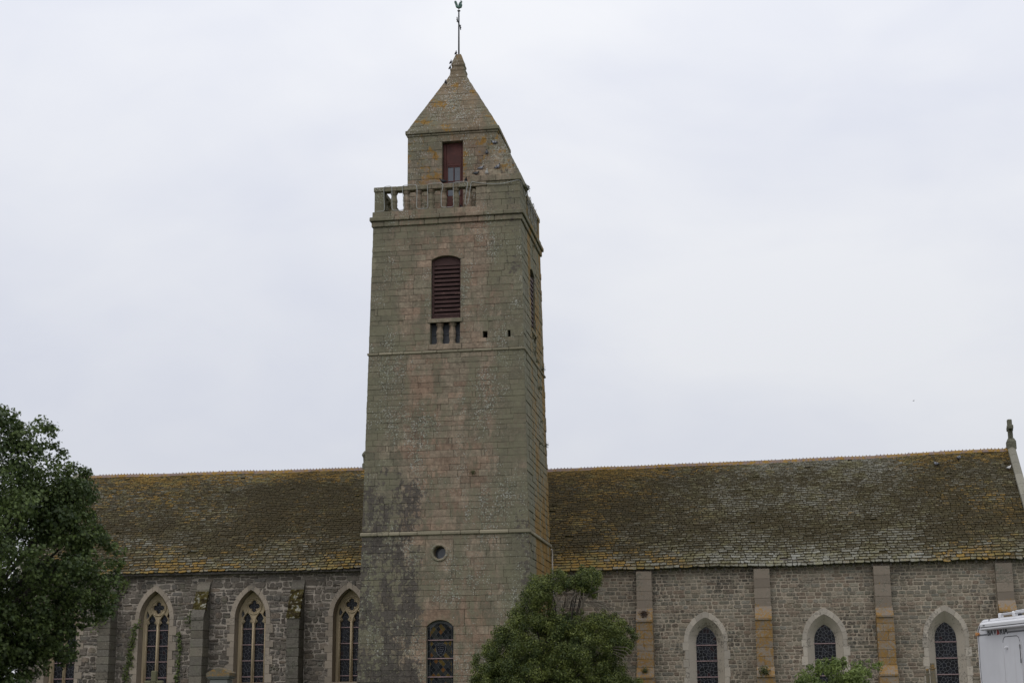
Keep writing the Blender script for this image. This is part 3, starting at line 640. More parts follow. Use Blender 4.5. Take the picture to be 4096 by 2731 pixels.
    for za, zb in bands([zb0, zt], 0.17, 0.21):
        a, b, c, d = lim(za, bx0, ax - hw), lim(za, bx1, ax + hw), lim(zb, bx0, ax - hw), lim(zb, bx1, ax + hw)
        ss_ = splits(0, 1, 0.6 / (b - a), 1.1 / (b - a)) if b - a > 1.2 else [(0, 1)]
        tt = 0.004
        for s, e in ss_:
            P2 = Pieces(); P2.stone([(a + (b - a) * s + tt, za + .003), (a + (b - a) * e - tt, za + .003), (c + (d - c) * e - tt, zb - .003), (c + (d - c) * s + tt, zb - .003)], ff, random.uniform(.010, .024), .008, tone=(0.45 + .3 * random.random(), random.random(), .5)); P2.emit('spire_stone', M['tower'], spo, 99, minarea=-1)
        a, b, c, d = lim(za, by0, ay - hw), lim(za, by1, ay + hw), lim(zb, by0, ay - hw), lim(zb, by1, ay + hw)
        P2 = Pieces(); P2.stone([(a, za + .003), (b, za + .003), (d, zb - .003), (c, zb - .003)], fr2, random.uniform(.010, .024), .008); P2.emit('spire_stone', M['tower'], spo, 99, minarea=-1)
    r2 = sqrt(2)
    cap = MB().lathe((ax, ay, 0), [(r * r2 * .87, z) for r, z in ((.385, 28.08), (.365, 28.20), (.355, 28.29), (.368, 28.32), (.368, 28.38), (.30, 28.44), (.295, 28.52), (.325, 28.56), (.325, 28.63), (.285, 28.67), (.275, 28.79), (.245, 28.83), (.13, 29.13))], 4, (0.55, 0.35, 0.5), rot=pi / 4).build('spire_cap', M['tower'], church)

    # ---- stepped broach that buttresses the lantern on the right
    bo = MB().box((4.9, 0.6, 22.36), (5.6, 1.7, 22.8)).build('stepped_broach', M['tower_mortar'], church); bo['label'] = 'stepped stone broach streaked with droppings'
    nz_ = 9; z0b, z1b = 22.375, 24.78
    for i in range(nz_):
        t = i / (nz_ - 1); za = z0b + (z1b - z0b) * i / nz_; zb = z0b + (z1b - z0b) * (i + 1) / nz_
        xl = (4.25, 4.45, 4.57, 4.62, 4.66, 4.75, 4.85, 4.88, 5.0)[i]; xr = x1 + 0.05 + (5.30 - x1 - 0.05) * t; yf = y0 - 0.05 + (1.38 - y0 + 0.05) * t; yb = 1.95 + (1.75 - 1.95) * t
        if i == 0: zb = z0b + 0.27
        for s, e in splits(xl, xr, 0.5, 1.0): MB().cbox((s + .003, yf + random.uniform(-.006, .006), za + .003), (e - .003, max(yb, LY0 + .02) if e < LX1 else yb, zb - .003), 0.014, (0.1 + .5 * random.random(), random.random(), .5)).build('step_stone', M['tower'], bo)
    # ---- belfry louvres
    ob = off(18); yb_ = ob + 0.14
    bw = MB().cbox((2.65, yb_, 16.72), (2.735, yb_ + .1, 19.22), .01).cbox((3.785, yb_, 16.72), (3.83, yb_ + .1, 19.22), .01).cbox((2.74, yb_, 16.725), (3.78, yb_ + .1, 16.86), .01).build('belfry_louvre', M['louvre'], church)
    bw['label'] = 'red brown louvred shutter of the belfry'
    top = [(2.74, 18.96), (3.78, 18.96), (3.78, 19.18)] + [(x, z) for x, z in segarch(2.74, 3.78, 19.18, 0.14)][::-1][1:-1] + [(2.74, 19.18)]
    m = MB(); k = len(top); m.add([(x, yb_ + .02, z) for x, z in top] + [(x, yb_ + .08, z) for x, z in top], [tuple(range(k))] + [(i, i + k, (i + 1) % k + k, (i + 1) % k) for i in range(k)]); m.build('head_board', M['louvre'], bw)
    for i in range(12):
        z = 16.88 + i * 0.175; MB().add([(2.737, yb_ + .0, z), (3.783, yb_ + .0, z), (3.783, yb_ + .0, z + .10), (2.737, yb_ + .0, z + .10), (2.737, yb_ + .13, z + .13), (3.783, yb_ + .13, z + .13), (3.783, yb_ + .13, z + .16), (2.737, yb_ + .13, z + .16)],
            [(0, 1, 2, 3), (3, 2, 6, 7), (0, 4, 5, 1), (4, 7, 6, 5), (0, 3, 7, 4), (1, 5, 6, 2)], rnd_tone()).build('louvre_slat', M['louvre'], bw)
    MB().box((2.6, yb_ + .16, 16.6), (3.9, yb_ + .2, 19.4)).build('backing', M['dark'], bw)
    bb = MB().box((2.60, ob + .30, 15.68), (3.83, ob + .34, 16.57)).build('bell_opening', M['zinc'], church)
    MB().box((2.62, ob + .27, 16.12), (3.81, ob + .298, 16.15)).build('sheet_seam', M['zinc'], bb)
    for x in (2.98, 3.49): baluster(x, off(16) + .17, 15.69, 1.0, bb)
    sbw = MB().box((TW - off(18) - .2, 2.30, 16.6), (TW - off(18) - .16, 3.56, 19.4)).box((TW - off(18) - .25, 2.30, 15.65), (TW - off(18) - .21, 3.56, 16.58)).build('side_bell_opening', M['zinc'], church)
    for i in range(12): z = 16.8 + i * 0.19; MB().add([(TW - off(18) - .05, 2.36, z), (TW - off(18) - .05, 3.51, z), (TW - off(18) - .05, 3.51, z + .1), (TW - off(18) - .05, 2.36, z + .1), (TW - off(18) - .16, 2.36, z + .12), (TW - off(18) - .16, 3.51, z + .12)], [(0, 1, 2, 3), (3, 2, 5, 4), (0, 4, 5, 1)]).build('louvre_slat', M['louvre'], sbw)
    for y in (2.72, 3.15): baluster(TW - off(16) - .14, y, 15.69, 1.0, sbw)
    for i, (a, b) in enumerate(((4.74, 4.93), (5.74, 5.95))): MB().box((a - .05, off(16) + .5, 15.8), (b + .05, off(16) + .56, 16.2)).build('putlog_hole', M['dark'], church)

    # ---- leaded window low on the tower
    yg = off(4) + 0.20; lw = MB().box((2.56, yg + .012, 1.9), (3.62, yg + .05, 4.95)).build('leaded_window', M['lead'], church)
    arch = segarch(2.57, 3.61, 4.68, 0.235, 12)
    def ztop(x, ins): 
        w = 0.52 - ins; R = (w * w + 0.235 ** 2) / (2 * 0.235); t = R * R - (x - 3.09) ** 2; return 4.68 + 0.235 - R + sqrt(max(t, 0)) - ins
    def clip(poly, x0, x1, zt_fn):
        out = []
        for x, z in poly: out.append((min(max(x, x0), x1), z))
        out = [(x, min(z, zt_fn(x))) for x, z in out]
        r = []
        for p in out:
            if not r or (abs(p[0] - r[-1][0]) + abs(p[1] - r[-1][1])) > 1e-4: r.append(p)
        a = abs(sum(r[i][0] * r[(i + 1) % len(r)][1] - r[(i + 1) % len(r)][0] * r[i][1] for i in range(len(r)))) / 2
        return r if len(r) > 2 and a > 0.002 else None
    hw_, hh_ = 0.0925, 0.108; g = 0.006
    for j in range(-2, 30):
        for i in range(-1, 11):
            cx = 2.625 + hw_ * (i * 2 + (j % 2)) ; cz = 2.0 + hh_ * j
            poly = clip([(cx, cz - hh_ + g), (cx + hw_ - g, cz), (cx, cz + hh_ - g), (cx - hw_ + g, cz)], 2.675, 3.505, lambda x: ztop(x, 0.10))
            if poly is None or cz < 1.9: continue
            t = (random.random() if random.random() > 0.1 else 0.85, random.random(), 0)
            MB().add([(x, yg, z) for x, z in poly], [tuple(range(len(poly)))], t).build('pane', M['qglass'], lw)
    for s in (0, 1):
        z = 1.95
        while z < 4.62:
            xa, xb = (2.59, 2.662) if s == 0 else (3.518, 3.59); MB().add([(xa, yg, z), (xb, yg, z), (xb, yg, min(z + .25, 4.65)), (xa, yg, min(z + .25, 4.65))], [(0, 1, 2, 3)], (random.random() * .5, .5, 0)).build('border_pane', M['qglass'], lw); z += 0.262
    sh = [(2.90, 4.03), (3.09, 4.045), (3.28, 4.03), (3.275, 3.84), (3.22, 3.68), (3.09, 3.56), (2.96, 3.68), (2.905, 3.84)][::-1]
    shp = MB().add([(x, yg - .006, z) for x, z in sh], [tuple(range(len(sh)))], (0.60, .5, 0)).build('shield_pane', M['glass'], lw)
    m = MB(); m.tube([(x, yg - .01, z) for x, z in sh + sh[:1]], .008, 5)
    for k in range(5):
        zz = 3.98 - k * .075; m.tube([(3.09 + (t / 6 - .5) * (.30 - k * .045), yg - .012, zz + .022 * sin(t * 1.9 + k)) for t in range(7)], .007, 4)
    m.build('shield_tracing', M['lead'], lw)
    for z in (4.18, 3.50, 2.82, 2.15): MB().cbox((2.575, yg - .04, z - .020), (3.605, yg - .012, z + .020), .004).build('saddle_bar', M['bar'], lw)
    # rain pipe at the back corner
    MB().tube([(TW + .10, TD - .25, 8.05), (TW + .11, TD - .12, 7.98), (TW + .11, TD - .12, 7.5), (TW + .13, TD - .10, 6.0), (TW + .13, TD - .10, GZ)], .035, 8).build('rain_pipe', M['pipe'], church, smooth=True)
tower()

# ------------------------------------------------------------------ walls of nave and choir
YN = 6.2
def f_wall(u, v, d): return (u, YN - d, v)
def halfw(hw, zs, za, z):
    if z <= zs: return hw
    h = za - zs; R = (hw * hw + h * h) / (2 * hw); t = R * R - (z - zs) ** 2
    return max(0.0, sqrt(t) - (R - hw)) if t > 0 and z < za else 0.0
def rubble(P, x0, x1, z0, z1, hmin, hmax, lmin, lmax, gap, holes, jit, proud):
    z = z0
    while z < z1 - 0.03:
        h = random.uniform(hmin, hmax)
        if z1 - (z + h) < hmin * .6: h = z1 - z
        zm = z + h / 2; segs = [(x0, x1)]
        for hf in holes:
            r = hf(zm)
            if r: segs = subtract(segs, *r)
        ph = random.uniform(0, 6)
        wav = lambda u: jit * (0.6 * sin(u * 1.7 + ph) + 0.4 * sin(u * 4.1 + 2 * ph))
        for a, b in segs:
            for s, e in splits(a, b, lmin, lmax):
                pieces = [(z, z + h)]
                if h > hmin * 1.55 and random.random() < 0.22: k = random.uniform(.4, .6); pieces = [(z, z + h * k), (z + h * k, z + h)]
                for va, vb in pieces:
                    g = gap * random.uniform(.6, 1.5); w = e - s - 2 * g; hh = vb - va - 2 * g * .8
                    if w < .04 or hh < .03: continue
                    c = min(w, hh) * random.uniform(.18, .40); um = (s + e) / 2; zo = wav(um)
                    L, R_, T, Bo = s + g, e - g, vb - g * .8 + zo, va + g * .8 + zo
                    j = lambda: random.uniform(-1, 1) * jit * .6
                    poly = [(L + c * random.uniform(.4, 1.1), Bo + j()), (R_ - c * random.uniform(.4, 1.1), Bo + j()), (R_ + j(), Bo + c * random.uniform(.5, 1)), (R_ + j(), T - c * random.uniform(.5, 1)),
                            (R_ - c * random.uniform(.4, 1.1), T + j()), (L + c * random.uniform(.4, 1.1), T + j()), (L + j(), T - c * random.uniform(.5, 1)), (L + j(), Bo + c * random.uniform(.5, 1))]
                    P.stone(poly, f_wall, random.uniform(.3, 1) * proud, min(.014, hh * .2), .03)
        z += h
def voronoi_cells(x0, x1, z0, z1, step, jitter=.42):
    pts = []; nx = max(1, round((x1 - x0) / step)); nz = max(1, round((z1 - z0) / step))
    for j in range(nz):
        for i in range(nx): pts.append(((x0 + (i + .5 + random.uniform(-jitter, jitter)) * (x1 - x0) / nx), (z0 + (j + .5 + random.uniform(-jitter, jitter)) * (z1 - z0) / nz)))
    cells = []
    for p in pts:
        poly = [(x0, z0), (x1, z0), (x1, z1), (x0, z1)]
        for q in pts:
            if q is p: continue
            dx, dz = q[0] - p[0], q[1] - p[1]
            if abs(dx) > 3 * step or abs(dz) > 3 * step: continue
            mx, mz = (p[0] + q[0]) / 2, (p[1] + q[1]) / 2
            poly = hclip(poly, mx, mz, dx, dz)
            if not poly: break
        if poly and len(poly) > 2: cells.append(poly)
    return cells
def hclip(poly, mx, mz, dx, dz):
    out = []; n = len(poly)
    for i in range(n):
        a, b = poly[i], poly[(i + 1) % n]; da = (a[0] - mx) * dx + (a[1] - mz) * dz; db = (b[0] - mx) * dx + (b[1] - mz) * dz
        if da <= 0: out.append(a)
        if (da < 0 < db) or (db < 0 < da): t = da / (da - db); out.append((a[0] + (b[0] - a[0]) * t, a[1] + (b[1] - a[1]) * t))
    return out
def panes(parent, cells, y, limit, gap=.008, sink=.004):
    P = Pieces()
    for c in cells:
        q = inset(c, gap); a = sum(q[i][0] * q[(i + 1) % len(q)][1] - q[(i + 1) % len(q)][0] * q[i][1] for i in range(len(q))) / 2
        if a < .0012: continue
        vs = [(x, y, z) for x, z in q]; P.raw(vs, [tuple(range(len(q)))], vs, (random.random(), random.random(), 0))
    P.emit('pane', M['glass'], parent, limit, 'glass_fragments', 30)

def surround(parent, mat, cx, hw_i, za_i, hw_o, za_o, zs, zb, proud, qa=.0, qb=.12):
    gi, go = gothic(cx, hw_i, zs, za_i, None, 10), gothic(cx, hw_o, zs, za_o, None, 10); n = len(gi)
    cuts = [0, 2, 5, 7, 9, 11, 13, 15, 18, n - 1]
    P = Pieces()
    for a, b in zip(cuts[:-1], cuts[1:]):
        inner = gi[a:b + 1]; outer = go[a:b + 1]; poly = (inner + outer[::-1])
        P.stone(inset(poly, .003), f_wall, proud + random.uniform(-.006, .006), .006, .05)
    z = zs; k = 0
    while z > zb:
        h = random.uniform(.26, .40)
        for s in (-1, 1):
            w = hw_o + (qa if (k + (s > 0)) % 2 else qb) + random.uniform(-.03, .03); a, b = sorted((cx + s * hw_i, cx + s * w))
            P.stone([(a + .003, z - h + .004), (b - .003, z - h + .004), (b - .003, z - .004), (a + .003, z - .004)], f_wall, proud + random.uniform(-.006, .006), .006, .05)
        z -= h; k += 1
    P.emit('surround_stone', mat, parent, 60, minarea=-1)

def loft(m, A, Bp, dA, dB, tone):
    k = len(A); m.add([f_wall(u, v, dA) for u, v in A] + [f_wall(u, v, dB) for u, v in Bp], [(i, i + 1, k + i + 1, k + i) for i in range(k - 1)], tone)

# -- nave (right of the tower)
NAVE_W = [(12.81, 4.22, 5.19, 5.44), (17.56, 4.24, 5.24, 5.50), (22.29, 4.26, 5.30, 5.52)]
NAVE_B = [(10.05, 10.69), (14.84, 15.48), (19.60, 20.25), (24.33, 24.98)]
def nave():
    m = MB(); holes = [[(c - .73, 1.87)] + gothic(c, .73, zs, za + .04) + [(c + .73, 1.87)] for c, zs, za, zo in NAVE_W]
    tess_panel(m, [(3.3, GZ - .3), (26.1, GZ - .3), (26.1, 7.44), (3.3, 7.30)], [h[::-1] for h in holes], f_wall, 0.6)
    # gable end and rear wall
    m.add([(26.1, YN, GZ - .3), (26.1, 16.6, GZ - .3), (26.1, 16.6, 7.2), (26.1, 11.4, 12.3), (26.1, YN, 7.4)], [(0, 1, 2, 3, 4)])
    m.add([(3.3, 16.6, GZ - .3), (26.1, 16.6, GZ - .3), (26.1, 16.6, 7.4), (3.3, 16.6, 7.4)], [(0, 3, 2, 1)])
    wl = m.build('nave_wall', M['nave_mortar'], church); wl['label'] = 'nave wall of brown coursed rubble with pale mortar'
    hs = []
    for c, zs, za, zo in NAVE_W: hs.append(lambda z, c=c, zs=zs, zo=zo: (lambda w: (c - w, c + w) if w > 0 else None)(halfw(.88, zs, zo, z) if z > 1.7 else 0))
    for a, b in NAVE_B: hs.append(lambda z, a=a, b=b: (a - .0, b + .0))
    P = Pieces(); rubble(P, 6.0, 26.05, 1.9, 7.34, .115, .175, .16, .40, .017, hs, .009, .026); P.emit('wall_stone', M['nave'], wl, 300)
    for c, zs, za, zo in NAVE_W:
        yg = YN + .36
        w = MB().box((c - .5, yg + .006, 1.85), (c + .5, yg + .05, zs + .75)).build('lancet_window', M['lead'], church)
        w['label'] = 'pointed window with pale stone surround and stained glass'
        surround(w, M['lime'], c, .70, za, .90, zo, zs, 1.8, .034, -.02, .05)
        rv = MB(); A = [(c - .70, 1.9)] + gothic(c, .70, zs, za)[0:] + [(c + .70, 1.9)]; I = [(c - .42, 1.9)] + gothic(c, .42, zs - .02, zs + .62) + [(c + .42, 1.9)]
        loft(rv, A, I, .034, -.35, (.8, .8, .5)); rv.box((c - .72, YN + .002, 1.75), (c + .72, yg + .1, 1.9)); rv.build('splayed_reveal', M['lime'], w, smooth=False)
        zone = gothic(c, .42, zs - .02, zs + .62); cells = []
        for cell in voronoi_cells(c - .42, c + .42, 1.9, zs + .62, .135):
            poly = cell
            zz = [(c - .42, 1.9), (c + .42, 1.9)] + zone[::-1]
            for i in range(len(zz)):
                a, b = zz[i], zz[(i + 1) % len(zz)]; ex, ez = b[0] - a[0], b[1] - a[1]
                if abs(ex) + abs(ez) < 1e-5: continue
                poly = hclip(poly, a[0], a[1], ez, -ex)
                if len(poly) < 3: break
            if len(poly) > 2: cells.append(poly)
        panes(w, cells, yg, 90, .0065)
        for z in (4.10, 3.465, 2.83, 2.2): MB().cbox((c - halfw(.43, zs - .02, zs + .62, z), yg - .05, z - .020), (c + halfw(.43, zs - .02, zs + .62, z), yg - .012, z + .020), .004).build('saddle_bar', M['bar'], w)
    for i, (a, b) in enumerate(NAVE_B):
        zs1 = (5.60, 5.60, 5.46, 5.66)[i]; zs0 = (5.02, 5.03, 5.06, 5.17)[i]; y1, y2, y3 = YN - .30, YN - .62, YN - .84
        bt = MB().box((a + .03, y1 + .03, GZ - .2), (b - .03, YN, 7.05)).build('buttress', M['nave_mortar'], church)
        def wedge(z0, z1, ya, yb, x0, x1, lip=.05):
            MB().add([(x0, yb - lip, z0), (x1, yb - lip, z0), (x1, yb - lip, z0 + .07), (x0, yb - lip, z0 + .07), (x0, ya, z1), (x1, ya, z1), (x0, ya + .05, z0), (x1, ya + .05, z0)],
                     [(0, 1, 2, 3), (3, 2, 5, 4), (0, 6, 7, 1), (1, 7, 5, 2), (0, 3, 4, 6)], rnd_tone()).build('weathering', M['buttress'], bt)
        for za, zb in bands([zs1 - .02, 7.09 + .006 * i], .30, .42):
            MB().cbox((a, y1, za + .003), (b, YN - .002, zb - .003), .01, rnd_tone()).build('ashlar_block', M['buttress'], bt)
        wedge(zs0, zs1, y1 + .01, y2, a - .01, b + .015)
        for za, zb in bands([3.20, zs0], .30, .42):
            k = random.uniform(.35, .65); xs = [a - .015, a + (b - a) * k, b + .02] if random.random() < .5 else [a - .015, b + .02]
            for s, e in zip(xs[:-1], xs[1:]): MB().cbox((s + .002, y2, za + .003), (e - .002, YN - .002, zb - .003), .01, rnd_tone()).build('ashlar_block', M['buttress'], bt)
        wedge(2.78, 3.20, y2 + .01, y3, a - .03, b + .035)
        for za, zb in bands([GZ - .1, 2.78], .30, .42): MB().cbox((a - .04, y3, za + .003), (b + .045, YN - .002, zb - .003), .01, rnd_tone()).build('ashlar_block', M['buttress'], bt)
nave()

# -- choir (left of the tower)
CH_W = [(-15.05, 5.5, 6.69, 6.93), (-10.82, 5.5, 6.72, 6.96), (-6.50, 5.5, 6.69, 6.93), (-2.16, 5.5, 6.67, 6.93)]
CH_B = [(-13.05, -12.5), (-8.88, -8.33), (-4.66, -4.11)]
def quatrefoil(cx, cz, r, n=7):
    pts = []
    for k in range(4):
        a0 = k * pi / 2; c = (cx + r * .56 * cos(a0), cz + r * .56 * sin(a0))
        for i in range(n + 1): a = a0 - 1.95 + 3.9 * i / n; pts.append((c[0] + r * .44 * cos(a), c[1] + r * .44 * sin(a)))
    return pts
def choir():
    m = MB(); holes = [[(c - .72, 2.72)] + gothic(c, .72, zs, za + .04) + [(c + .72, 2.72)] for c, zs, za, zo in CH_W]
    tess_panel(m, [(-17, GZ - .3), (3.3, GZ - .3), (3.3, 7.70), (-17, 7.70)], [h[::-1] for h in holes], f_wall, 0.6)
    m.add([(-17, YN, GZ - .3), (-17, YN, 7.6), (-17, 11.4, 12.4), (-17, 16.6, 7.7), (-17, 16.6, GZ - .3)], [(0, 1, 2, 3, 4)])
    m.add([(-17, 16.6, GZ - .3), (-17, 16.6, 7.7), (3.3, 16.6, 7.7), (3.3, 16.6, GZ - .3)], [(0, 1, 2, 3)])
    wl = m.build('choir_wall', M['choir_mortar'], church); wl['label'] = 'dark rubble wall of the choir'
    hs = []
    for c, zs, za, zo in CH_W: hs.append(lambda z, c=c, zs=zs, zo=zo: (lambda w: (c - w, c + w) if w > 0 else None)(halfw(.88, zs, zo, z) if z > 2.6 else 0))
    for a, b in CH_B: hs.append(lambda z, a=a, b=b: (a, b) if z < 7.1 else None)
    P = Pieces(); rubble(P, -16.95, 1.0, 1.9, 7.62, .11, .27, .16, .50, .024, hs, .042, .040); P.emit('rubble_stone', M['choir'], wl, 300)
    for c, zs, za, zo in CH_W:
        yt = YN + .42; yg = yt + .10
        w = MB().box((c - .68, yg + .008, 2.7), (c + .68, yg + .05, 6.75)).build('traceried_window', M['lead'], church); w['label'] = 'pointed window with tan tracery and stained glass'
        surround(w, M['vous'], c, .69, za, .89, zo, zs, 2.6, .045, .0, .14)
        rv = MB(); A = [(c - .69, 2.75)] + gothic(c, .69, zs, za) + [(c + .69, 2.75)]; loft(rv, A, A, .045, -.55, (.5, .6, .5)); rv.box((c - .70, YN - .06, 2.6), (c + .70, yg + .1, 2.78)); rv.build('reveal', M['vous'], w)
        # tracery plate
        out = [(c - .675, 2.76)] + gothic(c, .675, zs - .02, za - .03) + [(c + .675, 2.76)]; cs = 6.02
        hol = [quatrefoil(c, cs, .255)]
        for s in (-1, 1):
            lc = c + s * .275; hd = [(lc - .215, 2.80)] + gothic(lc, .215, 5.28, 5.74, None, 6) + [(lc + .215, 2.80)]; hol.append(hd[::-1])
            hol.append([(c + s * x, z) for x, z in ((.545, 5.55), (.56, 5.72), (.50, 5.90), (.40, 5.68), (.44, 5.60))][::-s])
        tp = MB(); f_tr = lambda u, v, d: (u, yt - d, v)
        tess_panel(tp, out[::-1], hol, f_tr, .13, (.5, .6, .5)); tr = tp.build('tracery', M['tracery'], w)
        mm = MB()   # raised mouldings: roundel, lancet heads, mullion, jamb shafts
        mm.tube([(c + .335 * cos(t * pi / 12), yt - .015, cs + .335 * sin(t * pi / 12)) for t in range(25)], .034, 6, cap=False)
        for k in range(4):
            a0 = k * pi / 2; q = (c + .145 * cos(a0), cs + .145 * sin(a0)); mm.tube([(q[0] + .135 * cos(a0 - 1.9 + 3.8 * i / 8), yt - .01, q[1] + .135 * sin(a0 - 1.9 + 3.8 * i / 8)) for i in range(9)], .018, 5)
        for s in (-1, 1):
            lc = c + s * .275; mm.tube([(u, yt - .012, v) for u, v in gothic(lc, .235, 5.28, 5.78, None, 7)], .024, 6)
            mm.tube([(c + s * .53, yt - .015, 2.77), (c + s * .53, yt - .015, 5.3)], .03, 6)
            for e in (-1, 1):  # cusps
                mm.add([(lc + e * .215, yt - .005, 5.26), (lc + e * .10, yt - .005, 5.38), (lc + e * .20, yt - .005, 5.52), (lc + e * .215, yt + .06, 5.26), (lc + e * .10, yt + .06, 5.38), (lc + e * .20, yt + .06, 5.52)], [(0, 1, 2), (0, 3, 4, 1), (1, 4, 5, 2)])
        mm.tube([(c, yt - .03, 2.77), (c, yt - .03, 5.32)], .042, 8); mm.build('moulding', M['tracery'], w, smooth=True)
        cells = []
        for s in (-1, 1): lc = c + s * .275; cells += voronoi_cells(lc - .235, lc + .235, 2.78, 5.80, .16)
        cells += voronoi_cells(c - .30, c + .30, 5.74, 6.33, .15); panes(w, cells, yg, 90, .006)
        for z in (5.06, 4.39, 3.72, 3.05):
            for s in (-1, 1): MB().cbox((c + s * .275 - .212, yg - .06, z - .020), (c + s * .275 + .212, yg - .015, z + .020), .004).build('saddle_bar', M['bar'], w)
    for i, (a, b) in enumerate(CH_B):
        yf = YN - .76; zt, zl = 7.08, 5.48
        bt = MB().box((a + .03, yf + .04, GZ - .2), (b - .03, YN, zl)).build('choir_buttress', M['choir_mortar'], church)
        for k in range(4):     # stepped weathering slabs
            ya = YN - .02 - .76 * k / 4; yb = YN - .04 - .76 * (k + 1) / 4; zA = zt + (zl - zt) * k / 4; zB = zt + (zl - zt) * (k + 1) / 4 + .05
            MB().add([(a - .01, ya, zA), (b + .01, ya, zA), (b + .01, yb, zB), (a - .01, yb, zB), (a - .01, ya, zB - .10), (b + .01, ya, zB - .10), (b + .01, yb, zB - .12), (a - .01, yb, zB - .12)],
                     [(0, 3, 2, 1), (3, 7, 6, 2), (0, 4, 7, 3), (1, 2, 6, 5), (4, 5, 6, 7)], rnd_tone()).build('weathering_slab', M['choir_moss'] if k in (1, 2) or i == 2 and k == 3 else M['choir_butt'], bt)
        for za, zb in bands([GZ - .1, zl - .05], .28, .44):
            MB().cbox((a + random.uniform(-.01, .01), yf + random.uniform(-.01, .01), za + .005), (b + random.uniform(-.01, .01), YN, zb - .005), .014, rnd_tone()).build('ashlar_block', M['choir_butt'], bt)
        MB().add([(a + .005, YN - .60, zl - .05), (b - .005, YN - .60, zl - .05), (b - .005, YN, 6.9), (a + .005, YN, 6.9), (a + .005, YN, zl - .05), (b - .005, YN, zl - .05)], [(0, 1, 2, 3), (0, 3, 4), (1, 5, 2)]).build('cheek', M['choir_butt'], bt)
n_ = NT('mossy_slab'); f_ = n_.noise(7, 7, 0.7); g_ = n_.noise(2.4, 5, 0.6, stretch=(1, 1, 2.2))
c_ = n_.mix(n_.ss(g_, .42, .56), (0.036, 0.028, 0.014), (0.080, 0.066, 0.022)); c_ = n_.scale(c_, n_.ss(f_, .3, .7, .55, 1.4))
M['choir_moss'] = n_.done(n_.mix(n_.ss(n_.math('ADD', f_, n_.math('MULTIPLY', g_, .5)), .80, .88), c_, (0.30, 0.29, 0.25)), 1.0, f_, 1.0, .05, spec=.05)
choir()

